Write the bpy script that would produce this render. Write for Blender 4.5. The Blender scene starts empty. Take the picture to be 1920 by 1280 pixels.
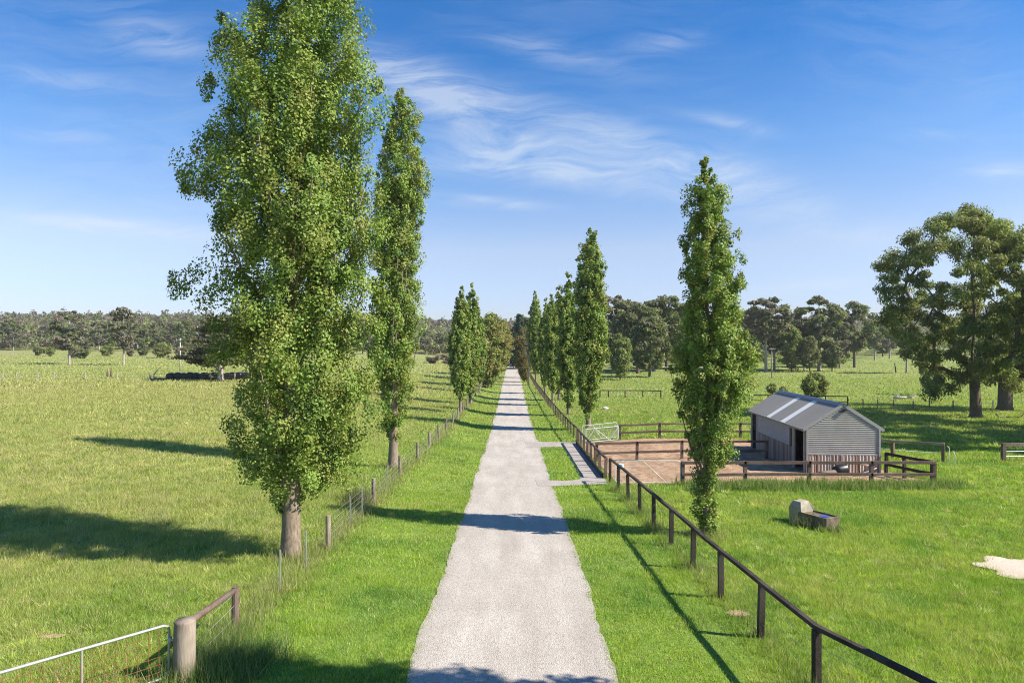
import bpy, math, random
import numpy as np
from mathutils import Vector, Matrix

random.seed(7)
SC = bpy.context.scene
COL = SC.collection
F, CX, CY, HC = 1280.0, 960.0, 645.0, 6.43      # photo focal length in px, horizon, camera height
SUN_AZ = math.radians(15.5)                        # shadows run to -X and a little to +Y
SUN_EL = math.radians(41.5)

# ------------------------------------------------------------------ terrain
def table(pts, step=1.0, y0=-80.0, y1=1800.0, w=13):
    xs = np.arange(y0, y1, step)
    v = np.interp(xs, [p[0] for p in pts], [p[1] for p in pts])
    k = np.hanning(w + 2)[1:-1]; k /= k.sum()
    vp = np.concatenate([np.full(w // 2, v[0]), v, np.full(w // 2, v[-1])])
    return xs, np.convolve(vp, k, 'valid')
T_ROAD = table([(-80, 1.2), (0, .25), (13, 0), (22, -.2), (32, -.55), (45, -1.1), (55, -1.48), (65, -1.72), (80, -1.8), (385, -1.8), (520, 3), (700, 14), (900, 24), (1800, 28)])
T_LEFT = table([(-80, .3), (13, .1), (45, .2), (120, .2), (190, .9), (250, 1.5), (330, 2.4), (400, 3.4), (500, 7), (650, 20), (800, 30), (1000, 33), (1800, 34)])
T_RIGHT = table([(-80, .1), (13, -.05), (35, -.65), (45, -.9), (70, -1.2), (110, -1.75), (190, -1.2), (300, .3), (400, 2.2), (600, 12), (850, 27), (1800, 31)])
def lut(t, y): return np.interp(y, t[0], t[1])
def sm(a, b, x):
    t = np.clip((x - a) / (b - a), 0, 1); return t * t * (3 - 2 * t)
def H(x, y):
    x = np.asarray(x, float); y = np.asarray(y, float)
    zc, zl, zr = lut(T_ROAD, y), lut(T_LEFT, y), lut(T_RIGHT, y)
    s = np.maximum(1.0, y / 110.0)
    wl, wr = sm(5, 29 * s, -x), sm(4.2, 11 * s, x)
    bank = (.12 + .34 * sm(18, 60, y)) * sm(2.4, 6.3, -x)
    z = zc + bank * (1 - wl) + (zl - zc) * wl + (zr - zc) * wr
    far = sm(7, 20, np.abs(x)) * (1 - ((x > 5) & (x < 24) & (y > 32) & (y < 58)))
    z = z + far * .05 * (np.sin(x * .21 + y * .13) + np.sin(y * .31 - x * .17 + 1.3))
    return z
def hz(x, y): return float(H(x, y))
_D = np.concatenate([np.arange(7, 80, .02), np.arange(80, 420, .1), np.arange(420, 1700, 1)])
def G(px, py):
    """ground point seen at photo pixel px, py"""
    zr = HC - (py - CY) / F * _D
    k = np.argmax(zr <= H((px - CX) / F * _D, _D))
    d = _D[k]
    return ((px - CX) / F * d, d, hz((px - CX) / F * d, d))

# ------------------------------------------------------------------ numpy noise
_R = np.random.default_rng(11).random((256, 256))
def vnoise(x, y, s=1.0, o=0.0):
    x = np.asarray(x) / s + o; y = np.asarray(y) / s + o * 1.7
    xi, yi = np.floor(x).astype(int), np.floor(y).astype(int)
    fx, fy = x - xi, y - yi
    fx = fx * fx * (3 - 2 * fx); fy = fy * fy * (3 - 2 * fy)
    g = lambda a, b: _R[a & 255, b & 255]
    return (g(xi, yi) * (1 - fx) + g(xi + 1, yi) * fx) * (1 - fy) + (g(xi, yi + 1) * (1 - fx) + g(xi + 1, yi + 1) * fx) * fy

# ------------------------------------------------------------------ materials
def new_mat(name):
    m = bpy.data.materials.new(name); m.use_nodes = True
    nt = m.node_tree; nt.nodes.clear()
    out = nt.nodes.new('ShaderNodeOutputMaterial')
    return m, nt, out
def N(nt, t, ins=None, **kw):
    n = nt.nodes.new(t)
    for k, v in kw.items(): setattr(n, k, v)
    for k, v in (ins or {}).items():
        if hasattr(v, 'is_output'): nt.links.new(v, n.inputs[k])
        else: n.inputs[k].default_value = v
    return n
def mixc(nt, fac, a, b, blend='MIX'):
    n = nt.nodes.new('ShaderNodeMix'); n.data_type = 'RGBA'; n.blend_type = blend
    for i, v in ((0, fac), (6, a), (7, b)):
        if hasattr(v, 'is_output'): nt.links.new(v, n.inputs[i])
        else: n.inputs[i].default_value = v if i == 0 or len(v) == 4 else (*v, 1)
    return n.outputs[2]
def ramp(nt, fac, stops):
    n = nt.nodes.new('ShaderNodeValToRGB'); nt.links.new(fac, n.inputs[0])
    e = n.color_ramp.elements
    while len(e) < len(stops): e.new(.5)
    for el, (p, c) in zip(e, stops):
        el.position = p; el.color = (*c, 1) if not isinstance(c, (int, float)) else (c, c, c, 1)
    return n.outputs[0]
def math_(nt, op, a, b=None, c=None):
    n = nt.nodes.new('ShaderNodeMath'); n.operation = op
    for i, v in enumerate((a, b, c)):
        if v is None: continue
        if hasattr(v, 'is_output'): nt.links.new(v, n.inputs[i])
        else: n.inputs[i].default_value = v
    return n.outputs[0]
def noise(nt, vec, scale, detail=4, rough=.55, dist=0.0):
    n = N(nt, 'ShaderNodeTexNoise', {'Scale': scale, 'Detail': detail, 'Roughness': rough, 'Distortion': dist})
    if vec is not None: nt.links.new(vec, n.inputs['Vector'])
    return n.outputs['Fac']
def bsdf(nt, out, col, rough=.8, spec=.3, bump=None, strength=.5, dist=.02, metal=0.0):
    p = N(nt, 'ShaderNodeBsdfPrincipled', {'Roughness': rough, 'Specular IOR Level': spec, 'Metallic': metal})
    if hasattr(col, 'is_output'): nt.links.new(col, p.inputs['Base Color'])
    else: p.inputs['Base Color'].default_value = (*col, 1)
    if bump is not None:
        b = N(nt, 'ShaderNodeBump', {'Strength': strength, 'Distance': dist, 'Height': bump})
        nt.links.new(b.outputs[0], p.inputs['Normal'])
    nt.links.new(p.outputs[0], out.inputs[0])
    return p
def objco(nt): return N(nt, 'ShaderNodeTexCoord').outputs['Object']
def geopos(nt): return N(nt, 'ShaderNodeNewGeometry').outputs['Position']
def scaled(nt, vec, s): return N(nt, 'ShaderNodeMapping', {'Vector': vec, 'Scale': s}).outputs[0]

def wood_mat(name, c1, c2, c3=None, along=(9, 9, 1.2), rough=.85):
    m, nt, out = new_mat(name)
    v = scaled(nt, geopos(nt), along)
    f = noise(nt, v, 3.0, 6, .65)
    g = noise(nt, geopos(nt), .9, 3)
    col = ramp(nt, f, [(.3, c1), (.7, c2)])
    if c3: col = mixc(nt, ramp(nt, g, [(.45, 0), (.7, .7)]), col, c3)
    bsdf(nt, out, col, rough, .2, f, .6, .01)
    return m
def plain(name, c, rough=.6, spec=.3, var=.15, scale=4, metal=0.0, bump=0.0):
    m, nt, out = new_mat(name)
    f = noise(nt, geopos(nt), scale, 5, .6)
    lo = tuple(x * (1 - var) for x in c); hi = tuple(min(1, x * (1 + var)) for x in c)
    bsdf(nt, out, ramp(nt, f, [(.3, lo), (.7, hi)]), rough, spec, f if bump else None, bump, .01, metal)
    return m
def leaf_mat(name, trans=.3, rough=.5, spec=.35):
    m, nt, out = new_mat(name)
    a = N(nt, 'ShaderNodeAttribute', attribute_name='col').outputs['Color']
    p = N(nt, 'ShaderNodeBsdfPrincipled', {'Base Color': a, 'Roughness': rough, 'Specular IOR Level': spec})
    tc = mixc(nt, 1.0, a, (1.15, 1.2, .6), 'MULTIPLY')
    t = N(nt, 'ShaderNodeBsdfTranslucent', {'Color': tc})
    mx = N(nt, 'ShaderNodeMixShader', {'Fac': trans})
    nt.links.new(p.outputs[0], mx.inputs[1]); nt.links.new(t.outputs[0], mx.inputs[2])
    nt.links.new(mx.outputs[0], out.inputs[0])
    return m
M = {}
M['leaf'] = leaf_mat('poplar leaves', .28, .55, .25)
M['gumleaf'] = leaf_mat('gum leaves', .38, .55, .2)
M['blade'] = leaf_mat('grass blades', .42, .6, .2)
M['bark'] = wood_mat('poplar bark', (.10, .075, .052), (.34, .27, .20), (.24, .19, .14), (7, 7, 1.6), .95)
M['gumbark'] = wood_mat('gum bark', (.06, .045, .035), (.22, .17, .13), (.13, .10, .085), (4, 4, .8), .9)
M['palebark'] = wood_mat('pale gum bark', (.22, .19, .16), (.46, .42, .36), None, (3, 3, .6), .9)
M['darkwood'] = wood_mat('dark stained timber', (.016, .012, .010), (.06, .046, .039), (.105, .084, .07), (9, 9, 9), .8)
M['brownwood'] = wood_mat('weathered brown timber', (.07, .046, .035), (.19, .13, .10), (.25, .195, .155), (7, 7, 7), .85)
M['greywood'] = wood_mat('grey split post', (.09, .066, .05), (.29, .23, .18), (.38, .32, .255), (10, 10, 1.4), .9)
M['deadwood'] = wood_mat('bleached dead wood', (.3, .27, .23), (.62, .58, .52), None, (5, 5, 5), .9)
M['white'] = plain('white painted steel', (.72, .72, .69), .45, .4, .12, 6)
M['galv'] = plain('galvanised pipe', (.42, .41, .37), .42, .5, .18, 5, .35)
M['rust'] = plain('rusty mesh wire', (.21, .085, .045), .85, .2, .35, 9)
M['wire'] = plain('fence wire', (.42, .42, .40), .5, .5, .2, 2, .5)
M['steel'] = plain('steel picket', (.16, .15, .14), .7, .3, .2, 3)
M['black'] = plain('black plastic', (.012, .012, .014), .4, .5, .2, 3)
M['conc'] = plain('old concrete', (.33, .30, .225), .95, .15, .22, 5, 0, .3)
M['waterstain'] = plain('stained trough rim', (.17, .135, .095), .9, .2, .4, 5, 0, .3)
M['water'] = plain('trough water', (.12, .085, .025), .06, .5, .3, 5)
M['blue'] = plain('blue float cover', (.03, .08, .34), .35, .5, .2, 12)
M['bagwhite'] = plain('pale blue bucket', (.55, .66, .74), .5, .4, .1, 8)
M['stone'] = plain('pale rock', (.48, .46, .42), .9, .2, .25, 5, 0, .5)
M['plank'] = wood_mat('raw plank', (.3, .17, .11), (.5, .32, .23), None, (8, 8, 8), .85)

# ------------------------------------------------------------------ mesh helpers
class MB:
    def __init__(s): s.v, s.f, s.c = [], [], []
    def quadbox(s, c8, col=None):
        b = len(s.v); s.v += [tuple(p) for p in c8]
        for q in ((0, 3, 2, 1), (4, 5, 6, 7), (0, 1, 5, 4), (1, 2, 6, 5), (2, 3, 7, 6), (3, 0, 4, 7)):
            s.f.append(tuple(b + i for i in q)); s.c.append(col)
        return s
    def box(s, x0, y0, z0, x1, y1, z1, col=None):
        return s.quadbox([(x0, y0, z0), (x1, y0, z0), (x1, y1, z0), (x0, y1, z0), (x0, y0, z1), (x1, y0, z1), (x1, y1, z1), (x0, y1, z1)], col)
    def beam(s, p0, p1, w, h, col=None):
        p0, p1 = Vector(p0), Vector(p1); d = (p1 - p0).normalized()
        side = d.cross(Vector((0, 0, 1)))
        side = Vector((1, 0, 0)) if side.length < 1e-4 else side.normalized()
        up = side.cross(d).normalized()
        a, b = side * w / 2, up * h / 2
        return s.quadbox([p0 - a - b, p0 + a - b, p1 + a - b, p1 - a - b, p0 - a + b, p0 + a + b, p1 + a + b, p1 - a + b], col)
    def tube(s, pts, rad, n=8, caps=True, jit=0.0, rng=random):
        pts = [Vector(p) for p in pts]
        if not hasattr(rad, '__len__'): rad = [rad] * len(pts)
        base = len(s.v); ref = None
        for i, p in enumerate(pts):
            d = (pts[min(i + 1, len(pts) - 1)] - pts[max(i - 1, 0)]).normalized()
            if ref is None: ref = Vector((1, 0, 0)) if abs(d.x) < .8 else Vector((0, 1, 0))
            a = (ref - d * ref.dot(d)).normalized(); b = d.cross(a); ref = a
            for k in range(n):
                t = 2 * math.pi * k / n; r = rad[i] * (1 + (rng.uniform(-jit, jit) if jit else 0))
                s.v.append(tuple(p + a * (math.cos(t) * r) + b * (math.sin(t) * r)))
        for i in range(len(pts) - 1):
            for k in range(n):
                s.f.append((base + i * n + k, base + i * n + (k + 1) % n, base + (i + 1) * n + (k + 1) % n, base + (i + 1) * n + k)); s.c.append(None)
        if caps:
            s.f.append(tuple(base + k for k in reversed(range(n)))); s.c.append(None)
            s.f.append(tuple(base + (len(pts) - 1) * n + k for k in range(n))); s.c.append(None)
        return s
    def build(s, name, mat, parent=None, origin=None, smooth=False, bevel=0.0):
        me = bpy.data.meshes.new(name)
        o3 = Vector(origin) if origin is not None else (Vector(parent.location) if parent is not None and parent.parent is None else Vector((0, 0, 0)))
        me.from_pydata([tuple(Vector(v) - o3) for v in s.v], [], s.f)
        if any(c is not None for c in s.c):
            at = me.attributes.new('col', 'FLOAT_COLOR', 'FACE')
            at.data.foreach_set('color', np.array([(*(c or (1, 1, 1)), 1) for c in s.c], np.float32).ravel())
        if smooth: me.polygons.foreach_set('use_smooth', [True] * len(me.polygons))
        me.materials.append(mat); me.update()
        return link(name, me, parent, bevel)
def link(name, me, parent=None, bevel=0.0):
    o = bpy.data.objects.new(name, me); COL.objects.link(o)
    if parent is not None: o.parent = parent
    if bevel:
        b = o.modifiers.new('bevel', 'BEVEL'); b.width = bevel; b.segments = 2; b.limit_method = 'ANGLE'
    return o
def thing(name, label, cat, loc=(0, 0, 0), group=None):
    o = bpy.data.objects.new(name, None); COL.objects.link(o); o.location = loc; o.empty_display_size = .2
    return tag(o, label, cat, group)
def tag(o, label, cat, group=None):
    o['label'] = label; o['category'] = cat
    if group: o['group'] = group
    return o
def kind(o, k): o['kind'] = k; return o
def np_mesh(name, V, nper, cols=None, smooth=False):
    """V (n*nper,3): separate polygons of nper corners, with one colour each"""
    n = len(V) // nper
    me = bpy.data.meshes.new(name)
    me.vertices.add(n * nper); me.loops.add(n * nper); me.polygons.add(n)
    me.vertices.foreach_set('co', np.asarray(V, np.float32).ravel())
    me.loops.foreach_set('vertex_index', np.arange(n * nper, dtype=np.int32))
    me.polygons.foreach_set('loop_start', np.arange(0, n * nper, nper, dtype=np.int32))
    if cols is not None:
        at = me.attributes.new('col', 'FLOAT_COLOR', 'FACE')
        at.data.foreach_set('color', np.hstack([cols, np.ones((n, 1))]).astype(np.float32).ravel())
    me.update(calc_edges=True)
    return me
def grid_mesh(name, xs, ys, zf):
    X, Y = np.meshgrid(xs, ys); Z = zf(X, Y)
    V = np.stack([X, Y, Z], -1).reshape(-1, 3); nx, ny = len(xs), len(ys)
    i = (np.arange(ny - 1)[:, None] * nx + np.arange(nx - 1)[None]).ravel()
    Fc = np.stack([i, i + 1, i + nx + 1, i + nx], 1)
    me = bpy.data.meshes.new(name); me.from_pydata(V.tolist(), [], Fc.tolist())
    me.polygons.foreach_set('use_smooth', [True] * len(me.polygons)); me.update()
    return me

# ------------------------------------------------------------------ camera, sun, sky
cam = bpy.data.cameras.new('camera'); co = bpy.data.objects.new('camera', cam); COL.objects.link(co)
co.location = (0, 0, HC); co.rotation_euler = (math.radians(90), 0, 0)
cam.lens = 24; cam.sensor_width = 36; cam.shift_y = 5 / 1920; cam.clip_end = 6000; cam.clip_start = .1
SC.camera = co
sd = Vector((math.cos(SUN_AZ) * math.cos(SUN_EL), -math.sin(SUN_AZ) * math.cos(SUN_EL), math.sin(SUN_EL)))
sl = bpy.data.lights.new('sun', 'SUN'); so = bpy.data.objects.new('sun', sl); COL.objects.link(so)
sl.energy = 4.6; sl.angle = math.radians(.53); sl.color = (1, .93, .82)
so.rotation_euler = (-sd).to_track_quat('-Z', 'Y').to_euler(); so.location = (40, -10, 40)

def build_world():
    w = bpy.data.worlds.new('World'); SC.world = w; w.use_nodes = True
    nt = w.node_tree; nt.nodes.clear()
    out = nt.nodes.new('ShaderNodeOutputWorld')
    sky = N(nt, 'ShaderNodeTexSky', sky_type='NISHITA', sun_disc=False, sun_elevation=SUN_EL,
            sun_rotation=math.atan2(sd.x, sd.y), altitude=500, air_density=1.0, dust_density=.35, ozone_density=2.2)
    g = N(nt, 'ShaderNodeTexCoord').outputs['Generated']
    s = N(nt, 'ShaderNodeSeparateXYZ', {0: g})
    tone = ramp(nt, s.outputs[2], [(0, (.53, .53, .66)), (.06, (.60, .60, .76)), (.136, (.80, .71, .75)), (.27, (.45, .67, .87)), (.40, (.13, .50, .84)), (1, (.13, .5, .84))])
    clear = mixc(nt, 1.0, sky.outputs[0], tone, 'MULTIPLY')
    yy = math_(nt, 'MAXIMUM', s.outputs[1], .02)
    u = math_(nt, 'DIVIDE', s.outputs[0], yy); v = math_(nt, 'DIVIDE', s.outputs[2], yy)
    uv = N(nt, 'ShaderNodeCombineXYZ', {0: u, 1: v}).outputs[0]
    warp = N(nt, 'ShaderNodeTexNoise', {'Vector': uv, 'Scale': 3.0, 'Detail': 3})
    wv = N(nt, 'ShaderNodeVectorMath', {0: warp.outputs['Color'], 1: (.5, .5, .5)}, operation='SUBTRACT').outputs[0]
    wv = N(nt, 'ShaderNodeVectorMath', {0: wv, 'Scale': .16}, operation='SCALE').outputs[0]
    uvw = N(nt, 'ShaderNodeVectorMath', {0: uv, 1: wv}, operation='ADD').outputs[0]
    m1 = N(nt, 'ShaderNodeMapping', {'Vector': uvw, 'Rotation': (0, 0, math.radians(12)), 'Scale': (2.6, 17, 1)}).outputs[0]
    fine = noise(nt, m1, 2.4, 9, .68, .5)
    broad = noise(nt, uvw, 1.7, 4, .5)
    total = None
    # cirrus wisps: centre px, half sizes px, tilt, strength
    for (px, py, a, b, rot, st) in ((830, 185, 150, 48, -24, .8), (960, 310, 170, 24, -4, .7), (1130, 285, 260, 32, -6, .65), (700, 130, 160, 30, -16, .4), (1240, 360, 200, 26, -8, .35), (600, 300, 150, 14, -4, .25), (130, 150, 130, 16, -8, .25), (1000, 200, 130, 26, -14, .35), (1400, 345, 150, 30, -14, .5),
                                    (215, 425, 190, 14, -6, .75), (290, 75, 85, 30, -15, .45), (900, 378, 110, 10, -4, .6), (1560, 425, 120, 26, -10, .4),
                                    (1250, 80, 60, 16, 8, .35), (1370, 232, 70, 14, -12, .4), (1880, 322, 60, 16, 0, .5), (1530, 535, 90, 9, 4, .4),
                                    (1030, 95, 150, 20, -14, .3), (120, 255, 90, 12, -2, .2), (1750, 255, 60, 10, 0, .25), (1130, 235, 100, 20, -10, .35)):
        du = math_(nt, 'SUBTRACT', u, (px - CX) / F); dv = math_(nt, 'SUBTRACT', v, (CY - py) / F)
        c_, s_ = math.cos(math.radians(rot)), math.sin(math.radians(rot))
        ea = math_(nt, 'ADD', math_(nt, 'MULTIPLY', du, c_ * F / a), math_(nt, 'MULTIPLY', dv, s_ * F / a))
        eb = math_(nt, 'ADD', math_(nt, 'MULTIPLY', du, -s_ * F / b), math_(nt, 'MULTIPLY', dv, c_ * F / b))
        r2 = math_(nt, 'ADD', math_(nt, 'MULTIPLY', ea, ea), math_(nt, 'MULTIPLY', eb, eb))
        gsn = math_(nt, 'MULTIPLY', math_(nt, 'POWER', 2.718, math_(nt, 'MULTIPLY', r2, -.9)), st)
        total = gsn if total is None else math_(nt, 'ADD', total, gsn)
    fr = ramp(nt, fine, [(.30, 0), (.78, 1)])
    br = ramp(nt, broad, [(.40, 0), (.75, .4)])
    mask = math_(nt, 'MULTIPLY', math_(nt, 'ADD', total, math_(nt, 'MULTIPLY', br, .6)), fr)
    up = ramp(nt, s.outputs[2], [(.0, 0), (.05, 1)])
    fwd = ramp(nt, s.outputs[1], [(.2, 0), (.4, 1)])
    mask = math_(nt, 'MINIMUM', math_(nt, 'MULTIPLY', math_(nt, 'MULTIPLY', mask, up), fwd), .5)
    colr = mixc(nt, mask, clear, (3.9, 4.2, 4.5))
    bg = N(nt, 'ShaderNodeBackground', {'Color': colr, 'Strength': .105})
    nt.links.new(bg.outputs[0], out.inputs[0])
build_world()
SC.view_settings.view_transform = 'Standard'; SC.view_settings.look = 'None'
SC.view_settings.exposure = 1.05; SC.view_settings.gamma = 1
SC.cycles.max_bounces = 6; SC.cycles.diffuse_bounces = 3; SC.cycles.glossy_bounces = 2; SC.cycles.transmission_bounces = 3
SC.cycles.use_denoising = True; SC.cycles.denoiser = 'OPENIMAGEDENOISE'; SC.cycles.denoising_prefilter = 'NONE'; SC.cycles.denoising_input_passes = 'RGB_ALBEDO_NORMAL'; SC.cycles.use_adaptive_sampling = True; SC.cycles.adaptive_threshold = .01
SC.cycles.filter_width = 1.05
SC.cycles.caustics_reflective = False; SC.cycles.caustics_refractive = False

# ------------------------------------------------------------------ plan of the surfaces
YARD = [(5.35, 34.3), (22.0, 34.3), (21.2, 36.5), (20.9, 50.0), (17, 53.6), (5.35, 53.6)]
def road_edge(y, side):
    y = np.asarray(y, float)
    w = 2.0 + .12 * (vnoise(y, y * 0 + side * 7, 5.0) - .5) * 2 + .13 * (vnoise(y, y * 0 + side * 3, 1.3) - .5) + .07 * (vnoise(y, y * 0 + side * 5, .35) - .5)
    return side * w + .03
def in_poly(x, y, P):
    r = np.zeros(x.shape, bool); n = len(P)
    for i in range(n):
        (x0, y0), (x1, y1) = P[i], P[(i + 1) % n]
        c = ((y0 > y) != (y1 > y)) & (x < (x1 - x0) * (y - y0) / (y1 - y0 + 1e-9) + x0)
        r ^= c
    return r
PATH = [G(985, 828)[:2], G(1083, 829)[:2], G(1134, 897)[:2], G(1142, 908)[:2], G(1010, 913)[:2], G(1004, 899)[:2], G(1060, 902)[:2], G(1088, 899)[:2], G(1086, 888)[:2], G(1056, 838)[:2], G(985, 839)[:2]]
def blob(c, rx, ry, n=26, seed=0, amp=.22):
    r = random.Random(seed)
    k = [r.uniform(-amp, amp) for _ in range(6)]
    return [(c[0] + rx * math.cos(t) * (1 + sum(k[j] * math.sin((j + 2) * t + j) for j in range(6)) * .5), c[1] + ry * math.sin(t) * (1 + sum(k[j] * math.cos((j + 2) * t + j * 2) for j in range(6)) * .5)) for t in [2 * math.pi * i / n for i in range(n)]]
SAND = blob(G(1928, 1072)[:2], 1.2, 1.25, 30, 3, .3)
BARE = [blob(G(100, 1194)[:2], .28, .12, 14, 15), blob(G(1868, 1112)[:2], .16, .1, 12, 16), blob(G(1770, 1003)[:2], .14, .08, 12, 17), blob(G(1690, 1078)[:2], .2, .08, 12, 18), blob(G(1383, 1151)[:2], .28, .22, 16, 5), blob(G(1340, 1063)[:2], .12, .1, 12, 6)]

# ------------------------------------------------------------------ ground materials
def ground_mat():
    m, nt, out = new_mat('pasture')
    p = geopos(nt)
    s = N(nt, 'ShaderNodeSeparateXYZ', {0: p})
    n1 = noise(nt, p, .045, 5, .6); n2 = noise(nt, p, .35, 6, .65); n3 = noise(nt, p, 2.2, 5, .7); n4 = noise(nt, scaled(nt, p, (.35, 1, 1)), .07, 4, .6)
    fresh = ramp(nt, n2, [(.3, (.115, .20, .028)), (.7, (.215, .295, .06))])
    olive = ramp(nt, n2, [(.3, (.21, .24, .062)), (.7, (.335, .335, .125))])
    straw = ramp(nt, n3, [(.3, (.27, .245, .12)), (.7, (.40, .35, .2))])
    leftw = ramp(nt, math_(nt, 'MULTIPLY_ADD', s.outputs[0], -.02, 0.0), [(.12, 0), (.36, .85)])
    farw = ramp(nt, math_(nt, 'MULTIPLY', s.outputs[1], .004), [(.18, 0), (.7, .55)])
    w = math_(nt, 'MAXIMUM', leftw, farw)
    w = math_(nt, 'ADD', w, math_(nt, 'MULTIPLY', math_(nt, 'SUBTRACT', n1, .5), .9))
    c = mixc(nt, ramp(nt, w, [(.1, 0), (.8, 1)]), fresh, olive)
    band = math_(nt, 'MULTIPLY', math_(nt, 'MULTIPLY', ramp(nt, math_(nt, 'MULTIPLY', s.outputs[1], .005), [(.3, 0), (.43, 1), (.592, 1), (.615, 0)]), ramp(nt, math_(nt, 'MULTIPLY', s.outputs[0], -.02), [(.1, 0), (.4, .8)])), math_(nt, 'ADD', n1, .3))
    c = mixc(nt, band, c, (.33, .275, .12))
    lay = noise(nt, scaled(nt, p, (.012, .06, 1)), 1.0, 5, .65)
    c = mixc(nt, math_(nt, 'MULTIPLY', ramp(nt, lay, [(.5, 0), (.62, .75)]), farw), c, (.30, .24, .12))
    c = mixc(nt, math_(nt, 'MULTIPLY', ramp(nt, lay, [(.34, .7), (.44, 0)]), farw), c, (.10, .17, .03))
    sw = math_(nt, 'MULTIPLY', ramp(nt, n4, [(.52, 0), (.68, .7)]), ramp(nt, w, [(.2, .15), (.8, 1)]))
    c = mixc(nt, sw, c, straw)
    c = mixc(nt, ramp(nt, n3, [(.35, .35), (.6, 0)]), c, (.08, .115, .028))
    bsdf(nt, out, c, .95, .1, n3, .8, .12)
    return m
def gravel_mat(name, a, b, speck, streak=.5):
    m, nt, out = new_mat(name)
    p = geopos(nt)
    n1 = noise(nt, scaled(nt, p, (1, .16, 1)), 1.5, 5, .6); n2 = noise(nt, p, 14, 5, .75); n5 = noise(nt, p, .55, 4, .6)
    vo = N(nt, 'ShaderNodeTexVoronoi', {'Vector': p, 'Scale': 42.0, 'Randomness': 1.0}, feature='F1')
    c = ramp(nt, n1, [(.3, a), (.7, b)])
    c = mixc(nt, ramp(nt, n5, [(.4, 0), (.75, .4)]), c, tuple(x * .8 for x in a))
    sp = ramp(nt, N(nt, 'ShaderNodeSeparateColor', {0: vo.outputs['Color']}).outputs[0], [(.05, 1), (.3, .0)])
    c = mixc(nt, math_(nt, 'MULTIPLY', sp, .55), c, speck)
    c = mixc(nt, ramp(nt, n2, [(.3, .4), (.55, 0)]), c, speck)
    if streak < .4:
        nb = noise(nt, p, 3.2, 6, .8)
        c = mixc(nt, ramp(nt, nb, [(.38, .75), (.56, 0)]), c, speck)
        c = mixc(nt, ramp(nt, noise(nt, p, 1.1, 4, .7), [(.5, 0), (.7, .5)]), c, (.66, .47, .32))
    if streak > .5:
        ax_ = math_(nt, 'ABSOLUTE', N(nt, 'ShaderNodeSeparateXYZ', {0: p}).outputs[0])
        v2 = N(nt, 'ShaderNodeTexVoronoi', {'Vector': p, 'Scale': 17.0}, feature='F1')
        st = ramp(nt, N(nt, 'ShaderNodeSeparateColor', {0: v2.outputs['Color']}).outputs[1], [(.80, 0), (.84, 1)])
        st = math_(nt, 'MULTIPLY', st, ramp(nt, v2.outputs['Distance'], [(.25, 1), (.4, 0)]))
        ed = ramp(nt, math_(nt, 'MULTIPLY', math_(nt, 'ADD', ax_, math_(nt, 'MULTIPLY', n1, .5)), .4), [(.55, .15), (.9, .8)])
        c = mixc(nt, math_(nt, 'MULTIPLY', st, ed), c, tuple(x * .75 for x in speck))
        c = mixc(nt, ramp(nt, math_(nt, 'MULTIPLY', math_(nt, 'ADD', ax_, math_(nt, 'MULTIPLY', n5, .5)), .4), [(.72, 0), (.98, .35)]), c, tuple(x * .8 for x in a))
    h = math_(nt, 'ADD', math_(nt, 'MULTIPLY', vo.outputs['Distance'], -1), math_(nt, 'MULTIPLY', n2, .6))
    bsdf(nt, out, c, .95, .12, h, .5, .03)
    return m
M['ground'] = ground_mat()
M['gravel'] = gravel_mat('driveway gravel', (.415, .37, .315), (.565, .515, .45), (.20, .17, .145), .8)
M['pathgravel'] = gravel_mat('crossover gravel', (.36, .32, .28), (.48, .43, .38), (.2, .175, .15))
M['yardsand'] = gravel_mat('yard sand', (.34, .21, .12), (.62, .42, .265), (.15, .088, .05), .3)
M['palesand'] = gravel_mat('pale sand', (.52, .43, .33), (.68, .58, .46), (.36, .27, .2))
M['clay'] = gravel_mat('bare clay', (.38, .26, .16), (.46, .34, .22), (.2, .13, .08))

def axis(parts):
    a = []
    for (s0, s1, st) in parts: a += list(np.arange(s0, s1, st))
    return np.array(a + [parts[-1][1]])
gx = axis([(-1500, -400, 60), (-400, -100, 12), (-100, -40, 3), (-40, 40, 1.0), (40, 100, 3), (100, 400, 12), (400, 1500, 60)])
gy = axis([(-60, 8, 4), (8, 70, 1.0), (70, 150, 2), (150, 420, 6), (420, 1000, 20), (1000, 1760, 60)])
o = kind(link('ground', grid_mesh('ground', gx, gy, H)), 'structure'); o.data.materials.append(M['ground'])

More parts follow.
